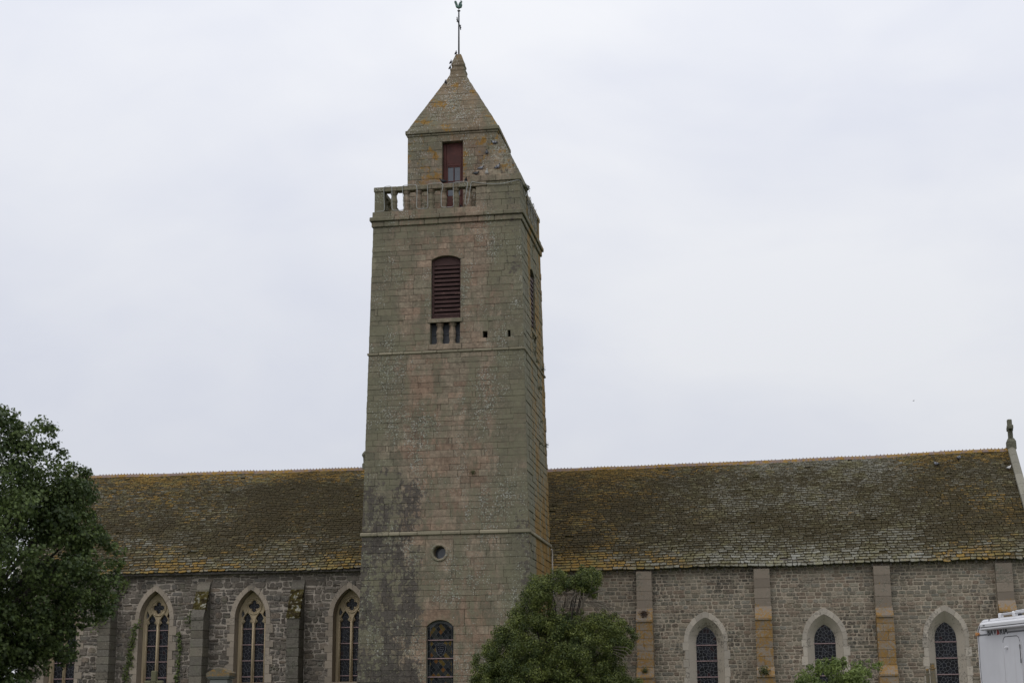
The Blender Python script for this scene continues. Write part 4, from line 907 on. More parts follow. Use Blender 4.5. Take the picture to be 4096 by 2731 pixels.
# ------------------------------------------------------------------ slate roofs
def lerp_tab(tab, x):
    if x <= tab[0][0]: return tab[0][1]
    for (a, va), (b, vb) in zip(tab[:-1], tab[1:]):
        if x <= b: return va + (vb - va) * (x - a) / (b - a)
    return tab[-1][1]
def sm(t): t = max(0, min(1, t)); return t * t * (3 - 2 * t)
YE, YR = 5.87, 11.4
def vnoise(x, y, s=0):
    return .5 * sin(x * 1.13 + s + 1.7 * sin(y * .71 + s)) + .5 * sin(y * 1.51 - 1.3 * s + 1.4 * sin(x * .57 + 2.1 * s))
def roof(name, label, x0, x1, etab, rtab, orange, pale, limit=300):
    ze = lambda x: lerp_tab(etab, x) + .026 * vnoise(x * 1.1, 0, 2); zr = lambda x: lerp_tab(rtab, x) + .015 * vnoise(x, 3, 5)
    xm = (x0 + x1) / 2; L = sqrt((YR - YE) ** 2 + (zr(xm) - ze(xm)) ** 2); th = atan2(zr(xm) - ze(xm), YR - YE)
    nrm = Vector((0, -sin(th), cos(th)))
    def pt(x, s, h=0.0):
        t = s / L; z = ze(x) + (zr(x) - ze(x)) * t - .09 * sin(pi * max(0, min(1, t))) + .022 * vnoise(x * .8, s * .9, 1)
        return (x, YE + (YR - YE) * t + nrm.y * h, z + nrm.z * h)
    m = MB(); nx, ns = 30, 8; g = [[pt(x0 + (x1 - x0) * i / nx, .05 + (L - .05) * j / ns, -.03) for i in range(nx + 1)] for j in range(ns + 1)]
    flat = [p for r in g for p in r]; fs = [(j * (nx + 1) + i, j * (nx + 1) + i + 1, (j + 1) * (nx + 1) + i + 1, (j + 1) * (nx + 1) + i) for j in range(ns) for i in range(nx)]
    m.add(flat, fs); m.add([pt(x0, L, -.03), pt(x1, L, -.03), (x1, 2 * YR - YE, ze(x1)), (x0, 2 * YR - YE, ze(x0))], [(0, 1, 2, 3)])
    ro = m.build(name, M['moss'], church); ro['label'] = label
    P = Pieces(); s = -.03; row = 0
    while s < L - .04:
        t = max(0, s / L); e = .200 * (1 - t) + .088 * t; e *= random.uniform(.93, 1.07); w0 = .29 * (1 - t) + .17 * t; thk = .030 * (1 - t) + .016 * t
        x = x0 - random.random() * w0
        while x < x1:
            w = w0 * random.uniform(.50, 1.50); a, b = max(x, x0), min(x + w, x1); x += w
            if b - a < .06: continue
            # courses hidden behind the tower need no slates
            if a > .6 and b < 5.9 and s < L * .98: pass
            g_ = (.010 + .008 * random.random()) * (1 - .6 * t); lo = s + random.uniform(-.020, .016) * (1.2 - t); hi = min(s + e * 1.12, L + .01); tl = random.uniform(-.018, .018); hh = thk * random.uniform(.6, 1.7)
            if random.random() < .012: lo -= random.uniform(.03, .09); tl *= 2.5
            if random.random() < .004 and t > .03: continue
            A, Bp = (a + g_), (b - g_)
            cv = min(.4 * (Bp - A), .05 * (1.2 - t)) * random.uniform(.3, 1.2); lf = cv * random.uniform(.3, .9)
            ed = [(A, lo + tl + lf), (A + cv, lo + tl), (Bp - cv, lo - tl), (Bp, lo - tl + lf * random.uniform(.2, 1.2))]
            vs = [pt(x_, s_, 0) for x_, s_ in ed] + [pt(x_, s_, hh) for x_, s_ in ed] + [pt(A, hi, .004), pt(Bp, hi, .004)]
            um = (a + b) / 2; og = orange(um, t) + random.uniform(-.20, .20); r = max(0, min(1, pale(um, t) + random.uniform(-.26, .26)))
            tn = [(r, og, 1.0)] * 8 + [(r, og, 0.0)] * 2
            P.raw(vs, [(0, 1, 5, 4), (1, 2, 6, 5), (2, 3, 7, 6), (4, 5, 6, 7, 9, 8), (0, 4, 8), (3, 9, 7)], [vs[0], vs[3], vs[9], vs[8]], tn)
        s += e; row += 1
    P.emit('slate', M['slate'], ro, limit, 'slates')
    # ridge tiles with their little knobs
    x = x0; k = 0
    while x < x1 - .05:
        w = min(.46, x1 - x); z = zr(x + w / 2) + random.uniform(-.008, .008); tn = rnd_tone(); m = MB()
        prof = [(-.15, -.115), (-.07, -.01), (0, .035), (.07, -.01), (.15, -.115)]; a, b = x + .004, x + w - .004
        m.add([(a, YR + y, z + zz) for y, zz in prof] + [(b, YR + y, z + zz) for y, zz in prof] , [(i, i + 1, 6 + i, 5 + i) for i in range(4)] + [(4, 3, 2, 1, 0), (5, 6, 7, 8, 9)], tn)
        for q in (.08, .235, .39):
            if a + q + .03 < b and random.random() < .9: m.box((a + q - .016, YR - .02, z + .03), (a + q + .016, YR + .02, z + .072), tn)
        m.build('ridge_tile', M['ridge'], ro); x += w
    return ze, zr
ET_N = [(3.3, 7.17), (6.63, 7.19), (14.18, 7.22), (21.15, 7.27), (25.46, 7.32), (26.1, 7.33)]; RT_N = [(3.3, 12.26), (5.75, 12.25), (14.82, 12.32), (19.24, 12.38), (26.0, 12.53), (26.1, 12.54)]
ET_C = [(-17, 7.48), (3.3, 7.49)]; RT_C = [(-17, 12.66), (-16.3, 12.65), (-3, 12.60), (3.3, 12.58)]
def or_n(x, t):
    v = .24 + .12 * vnoise(x * .9, t * 7, 3) + .05 * vnoise(x * 2.7, t * 15, 1)
    v += .34 * sm((t - .78) / .16) * (1 - .85 * sm((x - 12.5) / 3) * (1 - sm((x - 20.5) / 2)))
    v -= .10 * sm((x - 12) / 3) * (1 - sm((x - 20) / 2)); v += .46 * (1 - sm((x - 7.2) / 5.0)); v += .20 * sm((x - 20.5) / 3.5) * (1 - .4 * sm((t - .5) / .3)); v += .06 * (1 - sm(t / .12))
    return v
def or_c(x, t): return .40 + .12 * vnoise(x * .8, t * 6, 8) + .05 * vnoise(x * 2.3, t * 14, 2) + .30 * sm((t - .80) / .14) + .08 * (1 - sm(t / .3)) + .08 * sm((x + 6) / 5)
def pa_n(x, t): return .36 + .24 * sm((x - 11.5) / 3.5) * (1 - sm((x - 20.5) / 3)) * (.55 + .45 * sm((t - .35) / .3)) - .10 * sm((t - .2) / .15) * (1 - sm((t - .5) / .15)) + .20 * (1 - sm(t / .22)) + .10 * vnoise(x, t * 9, 4)
def pa_c(x, t): return .42 - .32 * sm((t - .28) / .15) * (1 - sm((t - .85) / .1)) * sm((x + 9.5) / 2.5) + .16 * (1 - sm(t / .2)) + .10 * vnoise(x, t * 9, 6)
zeN, zrN = roof('nave_roof', 'slate roof of the nave with pale and orange lichen', 3.3, 26.05, ET_N, RT_N, or_n, pa_n)
zeC, zrC = roof('choir_roof', 'slate roof of the choir mottled brown and orange', -17, 3.28, ET_C, RT_C, or_c, pa_c)
def eaves():
    # rafter tails and eave boards
    eb = MB(); x = 5.8
    nb = MB().add([(5.0, YE + .05, 7.155), (26.0, YE + .05, 7.285), (26.0, YE + .09, 7.265), (5.0, YE + .09, 7.13), (5.0, YN - .005, 7.44), (26.0, YN - .005, 7.56)], [(0, 1, 2, 3), (3, 2, 5, 4)]).build('eave_board', M['wood'], church)
    while x < 25.9:
        z = lerp_tab(ET_N, x); MB().add([(x, YE + .09, z - .15), (x + .07, YE + .09, z - .15), (x + .07, YE + .09, z - .05), (x, YE + .09, z - .05), (x, YN + .02, z + .10), (x + .07, YN + .02, z + .10), (x + .07, YN + .02, z + .24), (x, YN + .02, z + .24)],
            [(0, 1, 2, 3), (0, 4, 5, 1), (1, 5, 6, 2), (0, 3, 7, 4)]).build('rafter_tail', M['wood'], nb); x += random.uniform(.34, .40)
    cb = MB().add([(-17, YE + .06, 7.455), (3.0, YE + .06, 7.465), (3.0, YE + .06, 7.37), (-17, YE + .06, 7.36), (-17, YN, 7.48), (3.0, YN, 7.49)], [(0, 3, 2, 1), (3, 4, 5, 2)]).build('choir_eave_board', M['wood'], church)
    x = -16.9
    while x < .3:
        w = random.uniform(.4, .7); MB().cbox((x, YE + .10, 7.385 + random.uniform(-.01, .01)), (x + w - .01, YN + .1, 7.425), .008, rnd_tone()).build('eave_slab', M['choir_butt'], cb); x += w
eaves()
def gable(xg, zr_, ze_, w, sgn):
    cp = MB().box((xg + sgn * .02, YR - .1, zr_ - .5), (xg + sgn * .2, YR + .1, zr_ - .1)).build('gable_coping', M['coping'], church)
    th = atan2(zr_ - ze_, YR - YE); L = sqrt((YR - YE) ** 2 + (zr_ - ze_) ** 2); s = -.1
    a, b = sorted((xg - sgn * .10, xg + sgn * w))
    for side in (-1, 1):
        s = -.12
        while s < L - .05:
            e = random.uniform(.55, .85); q = []
            for ss_ in (s + .006, min(s + e, L) - .006):
                t = ss_ / L; y = YR + side * (YR - YE) * (1 - t); z = ze_ + (zr_ - ze_) * t - .08 * sin(pi * max(0, min(1, t)))
                q.append((y, z))
            (ya, za), (yb, zb) = q; n = (side * sin(th), cos(th)); vs = []
            for (y, z) in q:
                for xx, h in ((a, -.15), (b, -.15), (b, .13), ((a + b) / 2, .19), (a, .13)): vs.append((xx, y + n[0] * h, z + n[1] * h))
            MB().add(vs, [(i, (i + 1) % 5, 5 + (i + 1) % 5, 5 + i) for i in range(5)] + [(4, 3, 2, 1, 0), (5, 6, 7, 8, 9)], rnd_tone()).build('coping_stone', M['coping'], cp); s += e
    return cp
gable(26.08, 12.54, 7.33, .22, 1); gable(-17.0, 12.66, 7.48, .3, -1)
def finial():
    x, y, z = 26.16, YR, 12.56
    o = MB().cbox((x - .19, y - .24, z - .1), (x + .19, y + .24, z + .25), .03).add([(x - .19, y - .24, z + .25), (x + .19, y - .24, z + .25), (x + .19, y + .24, z + .25), (x - .19, y + .24, z + .25), (x - .12, y - .12, z + .42), (x + .12, y - .12, z + .42), (x + .12, y + .12, z + .42), (x - .12, y + .12, z + .42)], [(0, 1, 5, 4), (1, 2, 6, 5), (2, 3, 7, 6), (3, 0, 4, 7), (4, 5, 6, 7)]).build('gable_cross', M['cross'], church)
    o['label'] = 'stone cross on the gable end of the nave'
    MB().cbox((x - .10, y - .10, z + .42), (x + .10, y + .10, z + 1.26), .03).build('shaft', M['cross'], o)
    MB().cbox((x - .095, y - .42, z + .78), (x + .095, y - .105, z + .97), .03).cbox((x - .095, y + .105, z + .78), (x + .095, y + .42, z + .97), .03).build('arm', M['cross'], o)
    m = MB(); m.lathe((0, 0, 0), [(.05, -.13), (.13, -.12), (.14, 0), (.13, .12), (.05, .13)], 10); m.v = [(x + c, y + a, z + .875 + b) for a, b, c in m.v]; m.build('boss', M['cross'], o)
finial()

MB().lathe((-2.93, YR, 12.55), [(.13, 0), (.13, .25), (.07, .32), (.09, .55), (.15, .66), (.13, .74), (.03, .86)], 8).build('ridge_finial', M['cross'], church)

# ================================================================== weather vane
def weather_vane():
    x, y = 3.22, 2.93
    t = thing('weather_vane', 'green copper cockerel weather vane on an iron rod above the spire', 'weather vane', (x, y, 29.1))
    MB().tube([(x, y, 29.0), (x, y, 31.2)], [.036, .030], 8).build('rod', M['iron'], t, smooth=True)
    MB().tube([(x, y, 31.2), (x, y, 31.36)], .016, 6).build('spindle', M['iron'], t)
    MB().lathe((x, y, 31.2), [(.01, -.035), (.07, -.01), (.07, .012), (.01, .035)], 10).build('knob', M['iron'], t)
    m = MB()
    for s in (-1, 1):
        m.tube([(x, y, 30.60), (x, y + s * .34, 30.60)], .024, 6)
        m.tube([(x, y + s * .30, 30.60), (x, y + s * .36, 30.66), (x, y + s * .42, 30.72)], .022, 5); m.tube([(x, y + s * .30, 30.60), (x, y + s * .36, 30.54), (x, y + s * .42, 30.50)], .022, 5)
        m.lathe((x, y + s * .42, 30.60), [(.01, -.05), (.03, 0), (.01, .05)], 6)
        for zc in (30.34, 30.90): m.tube([(x, y, zc), (x, y + s * .07, zc + .03), (x, y + s * .09, zc + .07)], .020, 5)
        m.tube([(x, y + s * .03, 30.46), (x, y + s * .12, 30.60), (x, y + s * .03, 30.76)], .012, 5)
    m.build('iron_cross', M['iron'], t)
    # cockerel facing right: hollow copper body with arched tail, comb and wattle
    zc = 31.47; b = MB()
    b.tube([(x - .13, y, zc + .0), (x - .08, y, zc - .06), (x, y, zc - .10), (x + .07, y, zc - .07), (x + .095, y, zc + .0), (x + .085, y, zc + .06)], [.035, .065, .078, .078, .062, .045], 10)
    b.tube([(x + .05, y, zc - .04), (x + .04, y, zc + .04), (x + .06, y, zc + .11), (x + .10, y, zc + .145)], [.07, .055, .042, .032], 10)
    rb = b.build('cockerel', M['verd'], t, smooth=True)
    h = MB(); h.lathe((x + .105, y, zc + .145), [(.005, -.04), (.035, -.015), (.035, .02), (.005, .04)], 8); h.tube([(x + .13, y, zc + .145), (x + .175, y, zc + .13)], [.014, .003], 6); h.build('head', M['verd'], rb)
    def fin(name, pts, th=.012):
        k = len(pts); q = MB(); q.add([(x + u, y - th, zc + v) for u, v in pts] + [(x + u, y + th, zc + v) for u, v in pts], [tuple(range(k)), tuple(range(2 * k - 1, k - 1, -1))] + [(i, i + k, (i + 1) % k + k, (i + 1) % k) for i in range(k)]); q.build(name, M['verd'], rb)
    fin('comb', [(.085, .17), (.06, .25), (.095, .20), (.105, .23), (.118, .19), (.135, .21), (.13, .17)]); fin('wattle', [(.125, .12), (.145, .10), (.135, .06), (.115, .09)])
    fin('tail', [(-.09, -.06), (-.13, -.02), (-.16, .03), (-.18, .07), (-.165, .08), (-.20, .12), (-.175, .125), (-.215, .165), (-.18, .165), (-.20, .20), (-.165, .22), (-.11, .20), (-.08, .13), (-.055, .05), (-.03, -.02)])
weather_vane()

# ================================================================== white cable draped over the balustrade
def cable():
    f = [(0.34, 21.35), (0.66, 21.345), (0.68, 21.44), (0.64, 22.40), (0.98, 22.41), (1.0, 21.36), (1.38, 21.345), (1.51, 21.39), (1.41, 22.40), (2.0, 22.41), (2.04, 22.19), (2.02, 21.36), (2.49, 21.36), (2.47, 22.40), (3.06, 22.41), (3.12, 22.3), (3.04, 21.92), (3.04, 21.36), (3.56, 21.36), (3.53, 22.40), (4.09, 22.41), (4.13, 22.33), (4.01, 21.54), (4.06, 21.38), (4.16, 21.53), (4.28, 22.40), (4.43, 22.345), (4.68, 22.29), (5.05, 22.24), (5.56, 22.22), (5.91, 22.28), (6.21, 22.34)]
    o = off(21.4); pts = [(u, o - .05, v) for u, v in f]
    xr = TW - o + .045; ys = [(.35, 22.30), (.9, 22.10), (1.35, 22.02), (1.85, 22.30), (1.95, 22.40)]
    pts += [(xr, a, b) for a, b in ys]; y = 2.02; up = True
    for k in range(6):
        z = [(22.40, 21.40), (21.38, 22.40)][k % 2]; pts += [(xr, y, z[0]), (xr + .01, y + .03, z[1])]; y += .44
    # round off the bends
    sm_ = []
    for i in range(len(pts)):
        p = Vector(pts[i])
        if 0 < i < len(pts) - 1:
            a, b = Vector(pts[i - 1]), Vector(pts[i + 1]); da, db = min(.10, (p - a).length * .4), min(.10, (b - p).length * .4)
            p0 = p + (a - p).normalized() * da; p2 = p + (b - p).normalized() * db
            sm_ += [p0, (p0 + p2) / 4 + p / 2, p2]
        else: sm_.append(p)
    m = MB().tube(sm_, .0125, 6); ob = m.build('cable', M['cable'], smooth=True, center=pts[0])
    tag(ob, 'white cable looped up and down over the tower balustrade', 'cable')
cable()

# ================================================================== birds
def bird_mat(name, head, body, tail, bars=None):
    n = NT(name); tc = n.t.nodes.new('ShaderNodeTexCoord'); sx = n.t.nodes.new('ShaderNodeSeparateXYZ'); n.t.links.new(tc.outputs['Object'], sx.inputs[0])
    X = sx.outputs[0]; c = n.mix(n.ss(X, .055, .085), body, head); c = n.mix(n.ss(X, -.09, -.115), c, tail)
    if bars: w = n.math('MULTIPLY', n.ss(n.math('ABSOLUTE', n.math('ADD', X, .045)), .016, .008), 1.0); c = n.mix(w, c, bars)
    f = n.noise(30, 3); return n.done(n.scale(c, n.ss(f, .2, .8, .8, 1.2)), .6)
BM = {'grey': bird_mat('pigeon_grey', (0.045, 0.055, 0.065), (0.20, 0.21, 0.23), (0.05, 0.05, 0.06), (0.03, 0.03, 0.035)), 'dark': bird_mat('pigeon_dark', (0.02, 0.022, 0.026), (0.055, 0.058, 0.062), (0.018, 0.018, 0.02)),
      'black': bird_mat('pigeon_black', (0.008, 0.008, 0.009), (0.014, 0.014, 0.016), (0.008, 0.008, 0.008)), 'white': bird_mat('pigeon_white', (0.62, 0.61, 0.58), (0.60, 0.59, 0.57), (0.25, 0.25, 0.25)),
      'starling': bird_mat('starling', (0.010, 0.010, 0.011), (0.014, 0.013, 0.014), (0.010, 0.010, 0.010))}
M['foot'] = plain('bird_foot', (0.20, 0.07, 0.05), .7); M['beak'] = plain('bird_beak', (0.10, 0.09, 0.08), .5)
BIRD = {}
def bird(kind, loc, heading, label, sc=1.0, tilt=0.0, group='pigeons on the church', name='pigeon', cat='pigeon'):
    key = (kind, name)
    if key not in BIRD:
        sp = [(-.17, .085, .004, .016), (-.12, .09, .028, .018), (-.07, .10, .055, .05), (-.01, .105, .066, .068), (.04, .115, .060, .066), (.075, .145, .036, .045), (.095, .175, .027, .032), (.112, .20, .026, .027), (.128, .208, .020, .020), (.140, .205, .009, .010)]
        n = 10; vs = []; fs = []
        for (x, z, ry, rz) in sp:
            for k in range(n): a = 2 * pi * k / n; vs.append((x, ry * cos(a), z + rz * sin(a)))
        for i in range(len(sp) - 1):
            for k in range(n): k2 = (k + 1) % n; fs.append((i * n + k, i * n + k2, (i + 1) * n + k2, (i + 1) * n + k))
        fs += [tuple(range(n - 1, -1, -1)), tuple((len(sp) - 1) * n + k for k in range(n))]
        bd = MB().add(vs, fs); wg = []
        for s in (-1, 1):
            wg.append(MB().add([(.045, s * .060, .145), (.05, s * .066, .10), (-.03, s * .071, .075), (-.15, s * .022, .085), (-.16, s * .012, .10), (-.05, s * .050, .150), (.045, s * .052, .135), (-.04, s * .050, .09)], [(0, 1, 2, 5), (2, 3, 4, 5), (0, 5, 7, 6), (6, 7, 2, 1)]))
        lg = MB()
        for s in (-1, 1): lg.tube([(0, s * .025, .06), (.005, s * .025, .006)], .006, 5); lg.tube([(-.015, s * .025, .006), (.035, s * .025, .005)], .005, 5)
        bk = MB().tube([(.138, 0, .203), (.165, 0, .195)], [.007, .002], 5)
        BIRD[key] = (bd, wg, lg, bk)
        first = True
    r = thing(name, label, cat, loc, heading, group, local=True); r.rotation_euler = (0, tilt, heading); r.scale = (sc, sc, sc)
    bd, wg, lg, bk = BIRD[key]
    if isinstance(bd, MB):
        objs = [bd.build('body', BM[kind], r, smooth=True, center=(0, 0, 0))] + [w.build('wing', BM[kind], r, center=(0, 0, 0)) for w in wg] + [lg.build('legs', M['foot'], r, center=(0, 0, 0)), bk.build('beak', M['beak'], r, center=(0, 0, 0))]
        BIRD[key] = (objs, None, None, None)
    else:
        for o in bd: c = o.copy(); COL.objects.link(c); c.parent = r
    return r
def tread(x, i): return (x, (off(21.4) + .01 - .05) + (1.38 - off(21.4) + .04) * i / 8 - .075, 22.375 + (24.78 - 22.375) * i / 9 + (.003 if i > 1 else .006))
bird('grey', tread(5.06, 7), 2.9, 'grey barred pigeon on the highest occupied step of the broach', 1.05)
bird('dark', tread(4.80, 5), 1.7, 'dark pigeon with its tail hanging over the broach edge', 1.05, -.5)
bird('grey', tread(4.64, 2), .15, 'grey pigeon above another one near the left end of the broach', .95)
bird('dark', tread(4.46, 1), .5, 'dusky pigeon low at the left end of the broach', 1.0)
bird('white', tread(4.90, 1), -1.3, 'white pigeon sitting on the broach', 1.0)
bird('grey', tread(5.36, 2), .45, 'pale grey pigeon standing alone on the right of the broach', 1.1, -.35)
bird('dark', (4.03, .30, 22.395), -1.2, 'dark grey pigeon at the right end of the balustrade rail', .95)
bird('black', (3.08, .32, 22.395), 3.05, 'black pigeon on the balustrade rail before the red door', 1.15)
bird('grey', (3.80, .62, 21.33), -1.9, 'grey pigeon peeping between the balusters', .95)
def on_roof(x, f):
    return (x, YE + (YR - YE) * f, zeN(x) + (zrN(x) - zeN(x)) * f - .09 * sin(pi * f) + .02)
bird('grey', on_roof(22.85, .865), 2.3, 'grey pigeon on the nave roof, left of the pair near the ridge', 1.05)
bird('grey', on_roof(23.84, .91), .9, 'grey pigeon with dark head on the nave roof, right of the pair near the ridge', 1.1)
bird('white', on_roof(25.82, .80), .6, 'whitish pigeon beside the gable coping of the nave', .95)
for (p, h, l) in (((3.145, 2.85, 29.13), 1.0, 'small black bird on the very top of the spire cap'), ((2.965, 2.675, 28.645), .8, 'small black bird on the upper moulding of the spire cap'),
                  ((2.935, 2.645, 28.39), .8, 'small black bird on the lower moulding of the spire cap'), ((2.70, 2.46, 27.66), 2.5, 'small black bird on the left slope of the spire below the cap')):
    bird('starling', p, h, l, .72, -.75, 'small black birds on the spire', 'starling', 'bird')
def flying():
    m = MB(); m.tube([(-.16, 0, 0), (-.05, 0, 0), (.08, 0, .01), (.15, 0, .015)], [.01, .04, .035, .008], 8)
    o = None; t = thing('flying_bird', 'tiny dark bird flying in the sky above the nave roof', 'bird', (22.1, 11.0, 14.74), .3, None, True); t.scale = (.3, .3, .3)
    m.build('body', BM['starling'], t, smooth=True)
    for s in (-1, 1): MB().add([(.06, s * .03, 0), (-.05, s * .03, 0), (-.06, s * .2, .05), (-.02, s * .33, .03), (.05, s * .18, .06), (.0, s * .1, .045), (.0, s * .1, .02)], [(0, 1, 2, 4), (2, 3, 4), (0, 4, 5), (1, 6, 2)]).build('wing', BM['starling'], t)
flying()

# ================================================================== vegetation
def leaf_mat(name, dk, lt, tr=0.0):
    n = NT(name); c = n.mix(n.r, dk, lt); c = n.scale(c, n.ss(n.g, 0, 1, .75, 1.25)); m = n.done(c, .55, spec=.3)
    if tr:
        t = n.t.nodes.new('ShaderNodeBsdfTranslucent'); n.L(n.scale(c, 1.3), t.inputs[0]); mx = n.t.nodes.new('ShaderNodeMixShader'); mx.inputs[0].default_value = tr
        n.t.links.new(n.b.outputs[0], mx.inputs[1]); n.t.links.new(t.outputs[0], mx.inputs[2]); n.t.links.new(mx.outputs[0], n.out.inputs[0])
    return m
M['leaf_maple'] = leaf_mat('maple_leaf', (0.028, 0.048, 0.014), (0.110, 0.150, 0.042), .28)
M['leaf_laurel'] = leaf_mat('evergreen_leaf', (0.033, 0.052, 0.013), (0.175, 0.200, 0.046), .18)
M['leaf_elder'] = leaf_mat('elder_leaf', (0.075, 0.108, 0.026), (0.190, 0.240, 0.068), .3)
M['leaf_ivy'] = leaf_mat('ivy_leaf', (0.030, 0.046, 0.012), (0.105, 0.130, 0.034), .1)
M['leaf_tuft'] = leaf_mat('tuft_leaf', (0.040, 0.048, 0.016), (0.095, 0.098, 0.034))
M['leaf_dry'] = leaf_mat('dry_moss', (0.030, 0.016, 0.010), (0.060, 0.035, 0.020))
M['bark'] = plain('bark', (0.050, 0.043, 0.036), .95, .35, 4, bs=.8); M['twig'] = plain('twig', (0.135, 0.115, 0.090), .9, .3, 6)
MAPLE = np.array([(0, -.5), (.12, -.18), (.45, -.25), (.30, .02), (.50, .28), (.20, .22), (0, .55), (-.20, .22), (-.50, .28), (-.30, .02), (-.45, -.25), (-.12, -.18)])
DIAM = np.array([(0, -.5), (.24, .02), (0, .5), (-.24, .02)]); LONG = np.array([(0, -.5), (.16, -.1), (.12, .25), (0, .5), (-.12, .25), (-.16, -.1)])
def leaves(C, N, size, shape, upbias=.35, droop=0.0):
    """C (n,3) leaf centres, N (n,3) outward directions -> stacked polygon vertices"""
    n = len(C); d = N + NPR.normal(0, .55, (n, 3)); d[:, 2] += upbias; d /= np.linalg.norm(d, axis=1)[:, None]
    r = NPR.normal(0, 1, (n, 3)); r[:, 2] -= droop; a = r - (r * d).sum(1)[:, None] * d; a /= np.linalg.norm(a, axis=1)[:, None]; b = np.cross(d, a)
    s = size * NPR.uniform(.65, 1.25, n); k = len(shape)
    V = C[:, None, :] + s[:, None, None] * (shape[None, :, 0, None] * b[:, None, :] + shape[None, :, 1, None] * a[:, None, :])
    V += (np.abs(shape[None, :, 0, None]) * s[:, None, None] * -.35) * d[:, None, :]
    return V.reshape(-1, 3), k
def in_poly(x, z, poly):
    c = False; n = len(poly)
    for i in range(n):
        x0, z0 = poly[i]; x1, z1 = poly[(i + 1) % n]
        if (z0 > z) != (z1 > z) and x < (x1 - x0) * (z - z0) / (z1 - z0) + x0: c = not c
    return c
def edge_dist(x, z, poly):
    p = Vector((x, z)); best = 1e9
    for i in range(len(poly)):
        a, b = Vector(poly[i]), Vector(poly[(i + 1) % len(poly)]); d = b - a
        t = max(0, min(1, (p - a).dot(d) / max(d.length_squared, 1e-9))); best = min(best, (p - a - d * t).length)
    return best
def plant(name, label, cat, O, rt, base_z, poly, nclump, crad, nleaf, size, shape, mat, depth, trunk, limbs=None, bark='bark', upb=.35, droop=0.0, edge=.10, light=.5, extra=(), sprigs=0, sprig_r=.16, sprig_out=.10):
    rt3 = Vector((rt[0], rt[1], 0)); dp = Vector((-rt[1], rt[0], 0)); Ov = Vector((O[0], O[1], 0))
    t = thing(name, label, cat, (O[0] + rt[0] * trunk[0], O[1] + rt[1] * trunk[0], base_z))
    W = lambda s, d, z: Ov + rt3 * s + dp * d + Vector((0, 0, z))
    xs = [p[0] for p in poly]; zs = [p[1] for p in poly]; cl = []; tries = 0
    while len(cl) < nclump and tries < nclump * 60:
        tries += 1; s = random.uniform(min(xs), max(xs)); z = random.uniform(min(zs), max(zs))
        if not in_poly(s, z, poly): continue
        e = edge_dist(s, z, poly); r = crad * random.uniform(.6, 1.25)
        if e < r * .75: 
            if e < edge: continue
            r = max(e * 1.05, crad * .35)
        md = min(depth, .35 + e * 1.25); d = random.uniform(-1, 1) * md
        if abs(d) < md * .35 and random.random() < .7: continue
        cl.append((s, d, z, r))
    cl += list(extra)
    for k in range(sprigs):
        i = random.randrange(len(poly)); a, b = Vector(poly[i]), Vector(poly[(i + 1) % len(poly)]); q = a + (b - a) * random.random(); nn = Vector((-(b - a).y, (b - a).x)).normalized()
        q = q + nn * random.uniform(-.1, sprig_out); cl.append((q.x, random.uniform(-.5, .5), q.y, sprig_r * random.uniform(.5, 1.2)))
    Cs, Ns, Ts = [], [], []
    for (s, d, z, r) in cl:
        c = np.array(W(s, d, z)); k = max(12, int(nleaf * (r / crad) ** 2)); v = NPR.normal(0, 1, (k, 3)); v /= np.linalg.norm(v, axis=1)[:, None]
        rr = r * NPR.uniform(.45, 1.08, k)[:, None]; P_ = c + v * rr * np.array([1, 1, .9 if name == 'evergreen_tree' else .75]); Cs.append(P_); Ns.append(v)
        q = min(1, max(0, random.gauss(light, .25))); Ts.append(np.stack([np.clip(NPR.normal(q, .22, k), 0, 1), NPR.uniform(0, 1, k), np.zeros(k)], 1))
    C = np.concatenate(Cs); N = np.concatenate(Ns); T = np.concatenate(Ts); V, k = leaves(C, N, size, shape, upb, droop)
    big_mesh('crown', V, k, M[mat], t, np.repeat(T, k, axis=0))
    # trunk and limbs reaching into the clumps
    m = MB(); fork = trunk[1]; b = W(trunk[0], 0, base_z - .2); f = W(trunk[0] + random.uniform(-.1, .1), .05, fork)
    m.tube([b, b + (f - b) * .15 + Vector((0, 0, .1)), b + (f - b) * .55 + Vector((.05, .03, 0)), f], [trunk[2] * 1.35, trunk[2], trunk[2] * .88, trunk[2] * .75], 10); m.build('trunk', M[bark], t, smooth=True)
    m = MB()
    for (s, d, z, r) in random.sample(cl, min(len(cl), limbs or 26)):
        e = W(s, d, z); mid = f + (e - f) * .5 + Vector((random.uniform(-.15, .15), random.uniform(-.15, .15), .18)); m.tube([f - Vector((0, 0, .1)), f + (mid - f) * .5 + Vector((0, 0, .05)), mid, mid + (e - mid) * .6, e], [trunk[2] * .38, trunk[2] * .28, trunk[2] * .18, trunk[2] * .1, .006], 6)
    m.build('limbs', M[bark], t, smooth=True)
    return t, W
TREE = [(-.6, 8.5), (.05, 8.72), (.37, 8.6), (.55, 8.26), (.81, 8.36), (1.3, 8.26), (1.42, 7.82), (1.66, 7.47), (1.66, 7.15), (1.89, 7.28), (2.14, 7.22), (2.20, 6.87), (2.21, 6.6), (2.37, 6.19), (2.50, 5.72), (2.87, 5.46), (3.0, 5.15), (3.0, 4.8), (2.86, 4.45), (2.82, 4.04), (2.58, 3.82), (2.05, 3.63), (2.05, 3.23), (2.12, 2.92), (1.75, 2.78), (1.38, 2.62), (1.2, 2.3), (.9, 1.6), (.2, 1.3), (-.8, 1.4), (-2.2, 1.9), (-3.6, 3.0), (-4.3, 4.6), (-4.1, 6.4), (-3.0, 7.7), (-1.8, 8.2)]
TREE = [(a - .17, b - .06) for a, b in TREE]
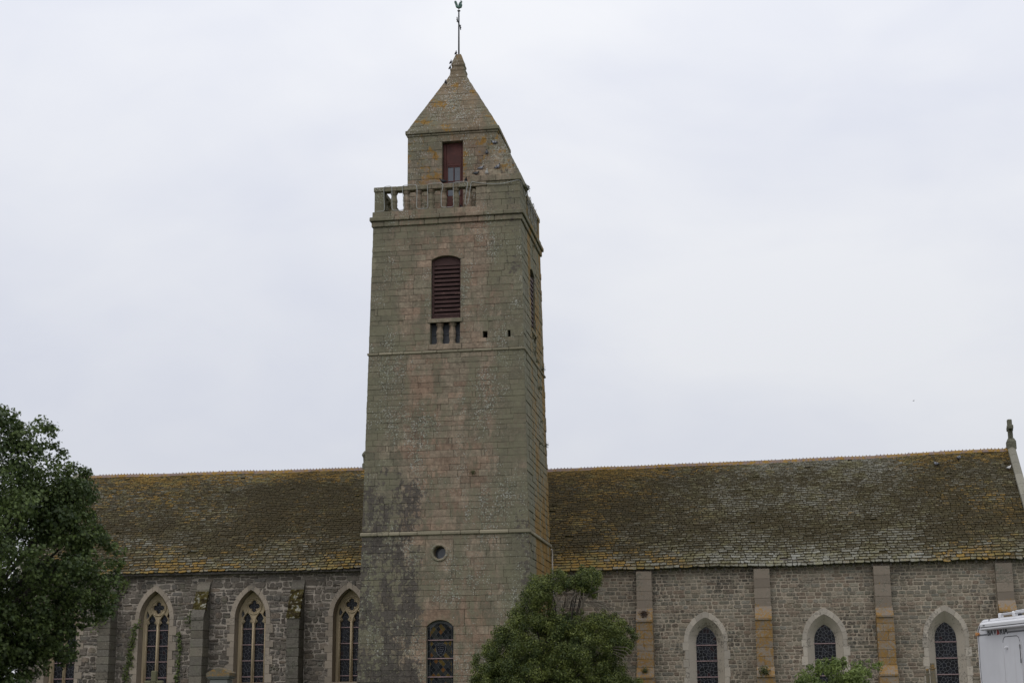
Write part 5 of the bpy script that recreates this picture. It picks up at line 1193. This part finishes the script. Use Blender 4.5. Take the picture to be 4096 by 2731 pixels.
plant('maple_tree', 'large dark green broadleaved tree before the left end of the choir', 'tree', (-2.13, -25.15), (.886, .4637), ground_h(0, -25), TREE, 1200, .36, 110, .086, MAPLE, 'leaf_maple', 2.9, (-.7, 2.6, .24), 60, edge=.08, light=.40, extra=[(random.uniform(1.0, 1.95), random.uniform(-.9, .7), random.uniform(5.6, 6.85), random.uniform(.25, .4)) for _ in range(45)] + [(random.uniform(-2.6, .9), random.uniform(-1.2, .8), random.uniform(1.6, 3.2), random.uniform(.3, .45)) for _ in range(90)], sprigs=170, sprig_r=.19, sprig_out=.10)
SHRUB = [(-2.62, 2.2), (-2.58, 2.68), (-2.43, 3.10), (-1.97, 3.70), (-1.59, 4.14), (-1.21, 4.60), (-.98, 4.97), (-.72, 5.48), (-.28, 5.66), (.20, 5.60), (.55, 5.55), (.94, 5.84), (1.36, 5.66), (1.40, 5.25), (1.20, 4.96), (.95, 5.0), (.62, 5.18), (.22, 5.14), (-.05, 4.95), (-.12, 4.55), (.61, 4.44), (1.2, 4.38), (1.67, 4.50), (1.97, 4.30), (2.52, 4.02), (2.58, 3.45), (2.10, 3.01), (2.23, 2.64), (2.7, 2.3), (2.4, 1.6), (1.0, 1.2), (-1.2, 1.2), (-2.3, 1.6)]
SHRUB = [(a * .95 if a > 1.45 else a, b) for a, b in SHRUB]
shrub, WS = plant('evergreen_tree', 'bushy evergreen tree with bare upper twigs at the foot of the tower', 'tree', (9.01, -11.26), (.9908, .1352), .79, SHRUB, 900, .24, 225, .064, DIAM, 'leaf_laurel', 1.9, (.2, 1.9, .16), 70, edge=.06, light=.38, upb=.18, extra=[(x_, random.uniform(-.3, .3), z_, r_) for x_, z_, r_ in ((-.75, 5.1, .26), (-.62, 5.3, .22), (-.42, 5.42, .2), (-.2, 5.38, .24), (.02, 5.42, .2), (.2, 5.32, .2), (.42, 5.34, .18), (.6, 5.36, .18), (.78, 5.5, .2), (.95, 5.6, .2), (1.15, 5.45, .22), (1.2, 5.2, .2), (1.0, 5.25, .24), (.8, 5.3, .2), (1.1, 5.05, .2), (.62, 5.28, .2), (.35, 5.28, .2), (.1, 5.2, .2), (1.3, 5.4, .18), (-.2, 5.15, .2), (-.5, 5.0, .3), (-.3, 4.9, .28))], sprigs=130, sprig_r=.14, sprig_out=.05)
def bare_twigs():
    m = MB(); hub = WS(1.0, -.3, 4.95)
    m.tube([WS(.55, -.1, 3.6), WS(.75, -.2, 4.4), WS(.85, -.3, 4.75), hub, WS(1.1, -.3, 5.15), WS(1.15, -.25, 5.4)], [.06, .05, .042, .036, .028, .014], 7)
    m.tube([hub, WS(.7, -.25, 5.02), WS(.4, -.2, 5.0), WS(.1, -.2, 5.12)], [.034, .03, .024, .012], 6); m.tube([hub, WS(1.35, -.3, 5.05), WS(1.5, -.25, 5.12)], [.028, .02, .01], 6)
    for k in range(17):
        s0 = random.uniform(-.1, 1.1); z0 = 4.98 + random.uniform(-.1, .06); s1 = s0 + random.uniform(-.55, .35); z1 = random.uniform(4.25, 4.6); q = WS(s0, -.3 + random.uniform(-.3, .3), z0); e = WS(s1, -.45 + random.uniform(-.4, .3), z1)
        md = (q + e) / 2 + Vector((random.uniform(-.1, .1), 0, .14)); m.tube([q, q + (md - q) * .5 + Vector((0, 0, .07)), md, e], [.014, .012, .010, .006], 5)
    for k in range(9):
        q = WS(.95 + random.uniform(-.1, .3), -.3, 4.75); e = WS(random.uniform(1.2, 2.1), -.4, random.uniform(4.2, 4.6)); m.tube([q, (q + e) / 2 + Vector((0, 0, .08)), e], [.013, .010, .006], 5)
    for k in range(4):
        q = WS(1.7, -.9, 3.2 + k * .06); e = WS(2.25 + k * .08, -1.0, 2.6 + k * .15); m.tube([q, (q + e) / 2 + Vector((0, 0, .15)), e], [.014, .01, .006], 5)
    m.build('bare_branches', M['twig'], shrub, smooth=True)
bare_twigs()
BUSH = [(-1.35, 1.9), (-1.2, 2.30), (-.95, 2.64), (-.5, 2.84), (.02, 2.96), (.36, 2.86), (.60, 2.74), (.80, 2.80), (1.12, 2.84), (1.16, 2.70), (.85, 2.60), (.80, 2.45), (.95, 2.2), (1.0, 1.6), (.4, 1.0), (-.5, 1.0), (-1.2, 1.4)]
plant('elder_bush', 'bright green leafy bush below the middle nave window', 'bush', (17.26, -12.85), (.9993, -.0383), .79, BUSH, 200, .22, 90, .115, LONG, 'leaf_elder', .9, (0, 1.3, .06), 40, edge=.05, light=.5, droop=.3, sprigs=50, sprig_r=.12, sprig_out=.06)

def tuft(loc, r, n, out, label, mat='leaf_tuft', name='wall_tuft', cat='plant', group='plants rooted in the tower masonry'):
    c = np.array(loc); v = NPR.normal(0, 1, (n, 3)) + np.array(out) * 1.2; v /= np.linalg.norm(v, axis=1)[:, None]
    C = c + v * (r * NPR.uniform(.1, 1.0, n))[:, None]; V, k = leaves(C, v, r * .42, LONG, .2)
    T = np.repeat(np.stack([NPR.uniform(0, 1, n), NPR.uniform(0, 1, n), np.zeros(n)], 1), k, axis=0)
    o = big_mesh(name, V, k, M[mat], None, T, center=c); tag(o, label, cat, group); return o
tuft((4.36, .02, 10.52), .16, 90, (0, -1, .2), 'small green tuft growing in the middle of the tower front')
tuft((6.33, 1.25, 22.30), .20, 260, (1, 0, .5), 'bushy tuft sticking out of the tower corner beside the broach')
for (y, z, r, l) in ((3.75, 14.48, .17, 'dark plant high on the side of the tower just under the middle string course'), (4.14, 13.17, .12, 'small tuft on the tower side below the highest ones'), (5.25, 12.35, .18, 'plant at the rear edge of the tower side'), (3.65, 12.15, .13, 'tuft near the middle of the tower side'),
                     (3.45, 20.50, .17, 'tuft under the cornice on the tower side'), (4.75, 15.50, .20, 'largest plant on the string course of the tower side'), (3.3, 15.52, .15, 'tuft on the string course at the bell opening of the tower side'), (4.2, 20.98, .13, 'tuft caught on the cornice of the tower side')):
    tuft((TW - off(z) + .03, y, z), r, 60, (1, 0, .2), l)
tuft((1.15, off(21.2) - .06, 21.10), .10, 60, (0, -1, -.2), 'dry orange grass on the cornice under the first balusters', 'leaf_dry')
tuft((10.36, YN - .40, 5.32), .26, 260, (0, -1, .2), 'dark brown dried moss clump on the set-off of the buttress nearest the tower', 'leaf_dry', 'moss_clump', 'moss', 'moss clumps on the buttresses')
tuft((10.36, YN - .74, 3.10), .20, 160, (0, -1, .2), 'dark moss low on the buttress nearest the tower', 'leaf_tuft', 'moss_clump', 'moss', 'moss clumps on the buttresses')
tuft((15.12, YN - .78, 3.0), .28, 260, (0, -1, .2), 'green moss low on the second buttress from the tower', 'leaf_tuft', 'moss_clump', 'moss', 'moss clumps on the buttresses')

def ivy(path, w, n, label, size=.10):
    C = []
    for k in range(n):
        i = random.randrange(len(path) - 1); t = random.random(); a, b = path[i], path[i + 1]
        C.append((a[0] + (b[0] - a[0]) * t + random.gauss(0, w), (a[1] + (b[1] - a[1]) * t) - abs(random.gauss(0, .04)), a[2] + (b[2] - a[2]) * t + random.gauss(0, w)))
    C = np.array(C); N = np.tile(np.array([0, -1.0, .1]), (n, 1)); V, k = leaves(C, N, size, np.array([(0, -.5), (.4, -.15), (.25, .2), (0, .55), (-.25, .2), (-.4, -.15)]), .1)
    r = thing('ivy', label, 'ivy', tuple(path[0]), 0, 'ivy on the choir wall'); T = np.repeat(np.stack([NPR.uniform(.2, 1, n), NPR.uniform(0, 1, n), np.zeros(n)], 1), k, axis=0)
    big_mesh('foliage', V, k, M['leaf_ivy'], r, T); m = MB(); m.tube([Vector(p) + Vector((0, .02, 0)) for p in path], .012, 5); m.build('stem', M['bark'], r)
yw = YN - .07
ivy([(-12.0, yw, 2.3), (-11.95, yw, 3.2), (-11.82, yw, 4.0), (-11.75, yw, 4.8), (-11.55, yw, 5.35)], .085, 300, 'ivy climbing beside the left jamb of the choir window next to the big tree')
ivy([(-9.7, yw, 2.6), (-9.62, yw, 3.6), (-9.60, yw, 4.4), (-9.64, yw, 4.95)], .05, 140, 'thin ivy strand to the right of the choir window next to the big tree')
ivy([(-9.05, yw - .0, 2.5), (-9.0, yw, 3.2), (-9.02, yw, 3.9)], .05, 90, 'short ivy strand against the left side of the mossy buttress')
ivy([(-9.25, yw, 5.3), (-9.05, yw, 5.7), (-9.0, yw, 5.4)], .14, 130, 'faded creeper at the shoulder of the mossy buttress', .07)
ivy([(-13.2, YN - .85, 5.2), (-12.9, YN - .8, 5.5), (-12.6, YN - .5, 6.2), (-12.3, yw, 6.9), (-12.15, yw, 7.2)], .12, 300, 'ivy running up beside the big tree to the choir eave')

# ================================================================== tombs
M['tomb_green'] = mat_lime('mossy_tomb_stone', (0.115, 0.110, 0.065), (0.150, 0.145, 0.090), (0.07, 0.065, 0.04), .54)
M['tomb_grey'] = mat_lime('grey_tomb_stone', (0.165, 0.170, 0.160), (0.215, 0.220, 0.205), (0.11, 0.10, 0.08), .58)
M['tomb_old'] = mat_lime('lichened_tomb_stone', (0.13, 0.115, 0.085), (0.18, 0.155, 0.11), (0.07, 0.065, 0.05), .50, .04)
def tombs():
    x, y = -8.62, 1.0; t = thing('grave_cross', 'mossy stone grave cross in front of a choir window', 'grave', (x, y, .8))
    MB().cbox((x - .45, y - .3, .75), (x + .45, y + .3, 1.25), .03).cbox((x - .3, y - .2, 1.255), (x + .3, y + .2, 1.75), .03).build('pedestal', M['tomb_green'], t)
    MB().cbox((x - .11, y - .09, 1.755), (x + .11, y + .09, 3.20), .03).build('shaft', M['tomb_green'], t)
    a = MB().cbox((x - .38, y - .085, 2.60), (x - .115, y + .085, 2.82), .03).cbox((x + .115, y - .085, 2.60), (x + .38, y + .085, 2.82), .03).build('arm', M['tomb_green'], t)
    m = MB()
    for k in range(4): q = k * pi / 2 + pi / 4; m.tube([(x + .06 * cos(q) + .05 * cos(q + w * .7), y - .10, 2.72 + .06 * sin(q) + .05 * sin(q + w * .7)) for w in range(9)], .012, 5)
    m.build('carved_knot', M['tomb_green'], t)
    x, y = -5.86, 1.0; t = thing('tomb', 'grey tomb with a low lichened pediment beside a choir buttress', 'tomb', (x, y, .8))
    MB().cbox((x - .36, y - .3, .75), (x + .36, y + .3, 2.84), .02).build('slab', M['tomb_grey'], t)
    MB().cbox((x - .43, y - .36, 2.85), (x + .43, y + .36, 2.90), .015).cbox((x - .46, y - .40, 2.905), (x + .46, y + .40, 2.95), .012).build('moulding', M['tomb_grey'], t)
    pr = [(-.47, 2.955), (.47, 2.955), (.47, 3.08), (.20, 3.22), (0, 3.27), (-.20, 3.22), (-.47, 3.08)]; k = len(pr)
    MB().add([(x + u, y - .41, v) for u, v in pr] + [(x + u, y + .41, v) for u, v in pr], [tuple(range(k)), tuple(range(2 * k - 1, k - 1, -1))] + [(i, i + k, (i + 1) % k + k, (i + 1) % k) for i in range(k)]).build('pediment', M['tomb_old'], t)
    for n_, (x, w, z, l) in enumerate(((21.13, .085, 3.12, 'tall narrow lichened grave pillar before the right nave window'), (20.95, .06, 2.92, 'shorter slim grave pillar beside the taller one before the right nave window'))):
        y = 0.4 + n_ * .1; t = thing('grave_pillar', l, 'grave', (x, y, .8), 0, 'grave pillars before the nave')
        MB().cbox((x - w * 1.5, y - w * 1.5, .75), (x + w * 1.5, y + w * 1.5, 1.5), .02).build('base', M['tomb_old'], t)
        MB().cbox((x - w, y - w, 1.505), (x + w, y + w, z - .22), .015).build('shaft', M['tomb_old'], t)
        MB().cbox((x - w * 1.2, y - w * 1.2, z - .215), (x + w * 1.2, y + w * 1.2, z - .16), .01).cbox((x - w * .85, y - w * .85, z - .155), (x + w * .85, y + w * .85, z), .015).build('cap', M['tomb_old'], t)
tombs()

# ================================================================== motorhome
def motorhome():
    P0 = (18.84, -31.52); gz = ground_h(*P0)
    t = thing('motorhome', 'white motorhome with awning and side door parked before the nave', 'motorhome', (P0[0], P0[1], gz), radians(-70), None, True)
    nw = NT('white_gelcoat'); st = nw.noise(3.5, 6, 0.65, stretch=(2.5, 2.5, 0.18)); bl_ = nw.noise(1.6, 5, 0.6)
    cw = nw.scale((0.56, 0.56, 0.575), nw.ss(bl_, 0.3, 0.7, 0.94, 1.05)); cw = nw.mix(nw.mul(nw.ss(st, 0.52, 0.72), 0.22), cw, (0.30, 0.29, 0.27)); white = nw.done(cw, 0.35, None, spec=0.4)
    seam = plain('panel_seam', (0.22, 0.22, 0.225), .6, .1, 3); trim = plain('white_trim', (0.66, 0.66, 0.67), .3, .03, 2, spec=.45, bs=.02)
    grey = plain('grey_stripe', (0.13, 0.13, 0.14), .5, .1, 2); dkt = plain('dark_seal', (0.02, 0.02, 0.022), .6, .1, 3); redl = plain('red_letter', (0.30, 0.035, 0.03), .5, .1, 3); blk = plain('dark_letter', (0.045, 0.047, 0.055), .5, .1, 3)
    amber = plain('amber_lens', (0.42, 0.17, 0.03), .3, .15, 4, spec=.5); tyre = plain('tyre_rubber', (0.02, 0.02, 0.02), .9, .2, 6); tint = plain('tinted_window', (0.015, 0.016, 0.018), .1, .1, 1, spec=.6)
    Z = lambda z: z - gz
    L, Wd, top = 6.4, 2.25, Z(2.985)
    # side outline, rounded at the rear roof corner, cab-over nose at the other end
    r = .26; pr = [(0.10, .35), (.0 + .03, 1.0), (-.012, top - .75), (-.005, top - r - .02)]
    pr += [(r - .005 - r * cos(a * pi / 16), top - r + r * sin(a * pi / 16)) for a in range(1, 9)]
    pr += [(L - 1.2, top + .0), (L - .45, top - .10), (L - .05, top - .45), (L + .02, top - .85), (L - .25, top - 1.15), (L - .02, 1.15), (L + .65, .95), (L + .75, .35)]
    k = len(pr); c = .035; ins = inset(pr[::-1], c)[::-1]
    vs = [(x, -.0, z) for x, z in ins] + [(x, c, z) for x, z in pr] + [(x, Wd - c, z) for x, z in pr] + [(x, Wd, z) for x, z in ins]
    fs = [tuple(range(k - 1, -1, -1)), tuple(3 * k + i for i in range(k))]
    for q in range(3): fs += [(q * k + i, q * k + (i + 1) % k, (q + 1) * k + (i + 1) % k, (q + 1) * k + i) for i in range(k)]
    body = MB().add(vs, fs).build('body', white, t)
    m = MB(); edge = [(x, -.004, z) for x, z in inset(pr[::-1], .055)[::-1][0:13]]; m.tube(edge, .009, 6); m.build('edge_trim', trim, body, smooth=True)
    m = MB(); e2 = [(x, -.004, z) for x, z in inset(pr[::-1], .071)[::-1][0:13]]; m.tube(e2, .0035, 5); m.build('edge_seal', grey, body)
    m = MB(); m.box((.45, -.001, top - .035), (.456, .02, top - .002)); m.build('roof_joint', grey, body)
    # awning cassette
    aw = MB(); z0, z1 = Z(2.797), Z(2.928); prf = [(0.004, z0), (-.10, z0 + .005), (-.115, z0 + .02), (-.115, z0 + .042), (-.098, z0 + .046), (-.098, z0 + .052), (-.118, z0 + .056), (-.120, z0 + .10), (-.10, z0 + .122), (-.05, z1), (.004, z1)]
    kk = len(prf); xa, xb = .37, 4.4
    aw.add([(xa, y, z) for y, z in prf] + [(xb, y, z) for y, z in prf], [(i, (i + 1) % kk, kk + (i + 1) % kk, kk + i) for i in range(kk)] + [tuple(range(kk)), tuple(range(2 * kk - 1, kk - 1, -1))])
    awn = aw.build('awning', trim, t); MB().box((xa + .005, -.1175, z0 + .047), (xb, -.0985, z0 + .0505)).build('seam', grey, awn); MB().cbox((xa - .012, -.112, z0 + .0), (xa - .001, .0, z1 - .006), .004).build('end_cap', trim, awn)
    MB().box((1.72, -.0015, .5), (1.726, .001, Z(2.78))).build('panel_seam', seam, body)
    # stripe
    zs = Z(2.738); MB().box((.10, -.003, zs - .013), (.375, .001, zs + .013)).build('stripe', grey, t); MB().box((1.055, -.003, zs - .006), (4.4, .001, zs + .020)).build('stripe', grey, t)
    # lettering
    def text(s, size, x, z, mat, name, parent, y=-.004, xs=1.0):
        cu = bpy.data.curves.new(name, 'FONT'); cu.body = s; cu.size = size; cu.extrude = .0015; cu.offset = size * .018; tmp = bpy.data.objects.new('tmp', cu); COL.objects.link(tmp)
        dg = bpy.context.evaluated_depsgraph_get(); me = bpy.data.meshes.new_from_object(tmp.evaluated_get(dg)); bpy.data.objects.remove(tmp)
        me.transform(Matrix.Diagonal((xs, 1, 1, 1))); me.transform(Matrix.Rotation(pi / 2, 4, 'X')); me.materials.clear(); me.materials.append(mat)
        o = bpy.data.objects.new(name, me); COL.objects.link(o); o.parent = parent; o.location = Vector((x, y, z)) - CENT[parent.name]; CENT[o.name] = Vector((x, y, z))
        vx = [v.co.x for v in me.vertices]; return max(vx)
    zb = Z(2.722); x = .385
    for i, ch in enumerate('BAVARIA'):
        if i == 3:
            MB().add([(x - .002, -.005, zb - .012), (x + .028, -.005, zb + .105), (x + .058, -.005, zb + .105), (x + .098, -.005, zb + .004), (x + .066, -.005, zb + .004), (x + .050, -.005, zb - .004), (x + .030, -.005, zb + .002)], [(0, 6, 1), (6, 5, 2, 1), (5, 4, 3, 2)]).build('letter', redl, t); x += .105
        else: w = text(ch, .150, x, zb, blk, 'letter', t, xs=(1.0 if ch != 'I' else 1.3)); x += w + .010
    text('OMNI S', .022, .47, z0 + .070, blk, 'small_print', awn, -.1215)
    # door
    dx0, dx1, dz1 = .90, 1.435, Z(2.675); rr = .09; out = [(dx0, .45), (dx1, .45), (dx1, dz1 - rr)] + [(dx1 - rr + rr * cos(a * pi / 12), dz1 - rr + rr * sin(a * pi / 12)) for a in range(1, 7)] + [(dx0 + rr - rr * sin(a * pi / 12), dz1 - rr + rr * cos(a * pi / 12)) for a in range(0, 7)]
    kd = len(out); i2 = inset(out, .008); d = MB().add([(x, -.001, z) for x, z in out] + [(x, -.012, z) for x, z in i2], [tuple(range(2 * kd - 1, kd - 1, -1))[::-1]] + [(i, (i + 1) % kd, kd + (i + 1) % kd, kd + i) for i in range(kd)]).build('door', white, t)
    m = MB(); m.tube([(x, -.005, z) for x, z in inset(out, -.012) + inset(out, -.012)[:1]], .008, 5); m.build('door_frame', trim, d, smooth=True)
    m = MB(); m.tube([(x, -.012, z) for x, z in inset(out, .0)[2:16]], .005, 5); m.build('door_seal', grey, d)
    MB().tube([(1.03, -.012, Z(2.505)), (1.03, -.045, Z(2.505))], .022, 10).cbox((.985, -.055, Z(2.495)), (1.045, -.035, Z(2.513)), .005).build('door_handle', trim, d)
    for za, zb_ in ((2.47, 2.535), (2.25, 2.32), (1.7, 1.77)): MB().cbox((1.428, -.024, Z(za)), (1.452, -.002, Z(zb_)), .004).build('hinge', grey, d)
    MB().tube([(1.44, -.016, Z(2.25)), (1.44, -.016, Z(2.54))], .006, 5).build('hinge_rod', dkt, d)
    mk = MB().cbox((.003, -.03, Z(2.728)), (.065, .0, Z(2.785)), .01).build('marker_light', amber, t); MB().tube([(.09, -.002, Z(2.757)), (.09, -.028, Z(2.757))], .024, 10).build('reflector', amber, mk)
    # roof rails
    rl = MB().tube([(.80, .06, top + .055), (3.9, .06, top + .055)], .018, 8).build('roof_rail', trim, t, smooth=True)
    for x in (.75, 1.22, 2.4, 3.6): MB().cbox((x - .035, .03, top - .005), (x + .035, .10, top + .075), .012).build('rail_foot', trim, rl)
    MB().tube([(1.24, .08, top + .075), (3.9, .08, top + .09)], .02, 8).build('upper_rail', trim, rl, smooth=True)
    MB().lathe((.80, .35, top), [(.06, 0), (.06, .05), (.045, .08), (.05, .11), (.02, .13)], 10).build('roof_vent', dkt, t); MB().tube([(.80, .27, top + .1), (.9, .2, top + .09), (.98, .15, top + .04)], .012, 6).build('vent_hose', trim, t)
    # windows and wheels further forward, outside the picture
    MB().cbox((1.9, -.012, Z(1.75)), (2.9, .002, Z(2.35)), .01).build('side_window', tint, t); MB().cbox((4.9, -.012, Z(1.55)), (5.7, .002, Z(2.0)), .01).build('cab_window', tint, t)
    for x in (1.25, 5.35):
        for y in (.12, Wd - .12):
            m = MB().lathe((0, 0, 0), [(.20, -.10), (.31, -.10), (.33, -.05), (.33, .05), (.31, .10), (.20, .10)], 20); m.v = [(x + a, y + cc, .33 + b) for a, b, cc in m.v]; w = m.build('wheel', tyre, t)
            m = MB().lathe((0, 0, 0), [(.19, -.108), (.205, -.06), (.205, .06), (.19, .108)], 14); m.v = [(x + a, y + cc, .33 + b) for a, b, cc in m.v]; m.build('rim', grey, w)
motorhome()
SC.cycles.max_bounces = 5; SC.cycles.diffuse_bounces = 3; SC.cycles.glossy_bounces = 2; SC.cycles.transparent_max_bounces = 4
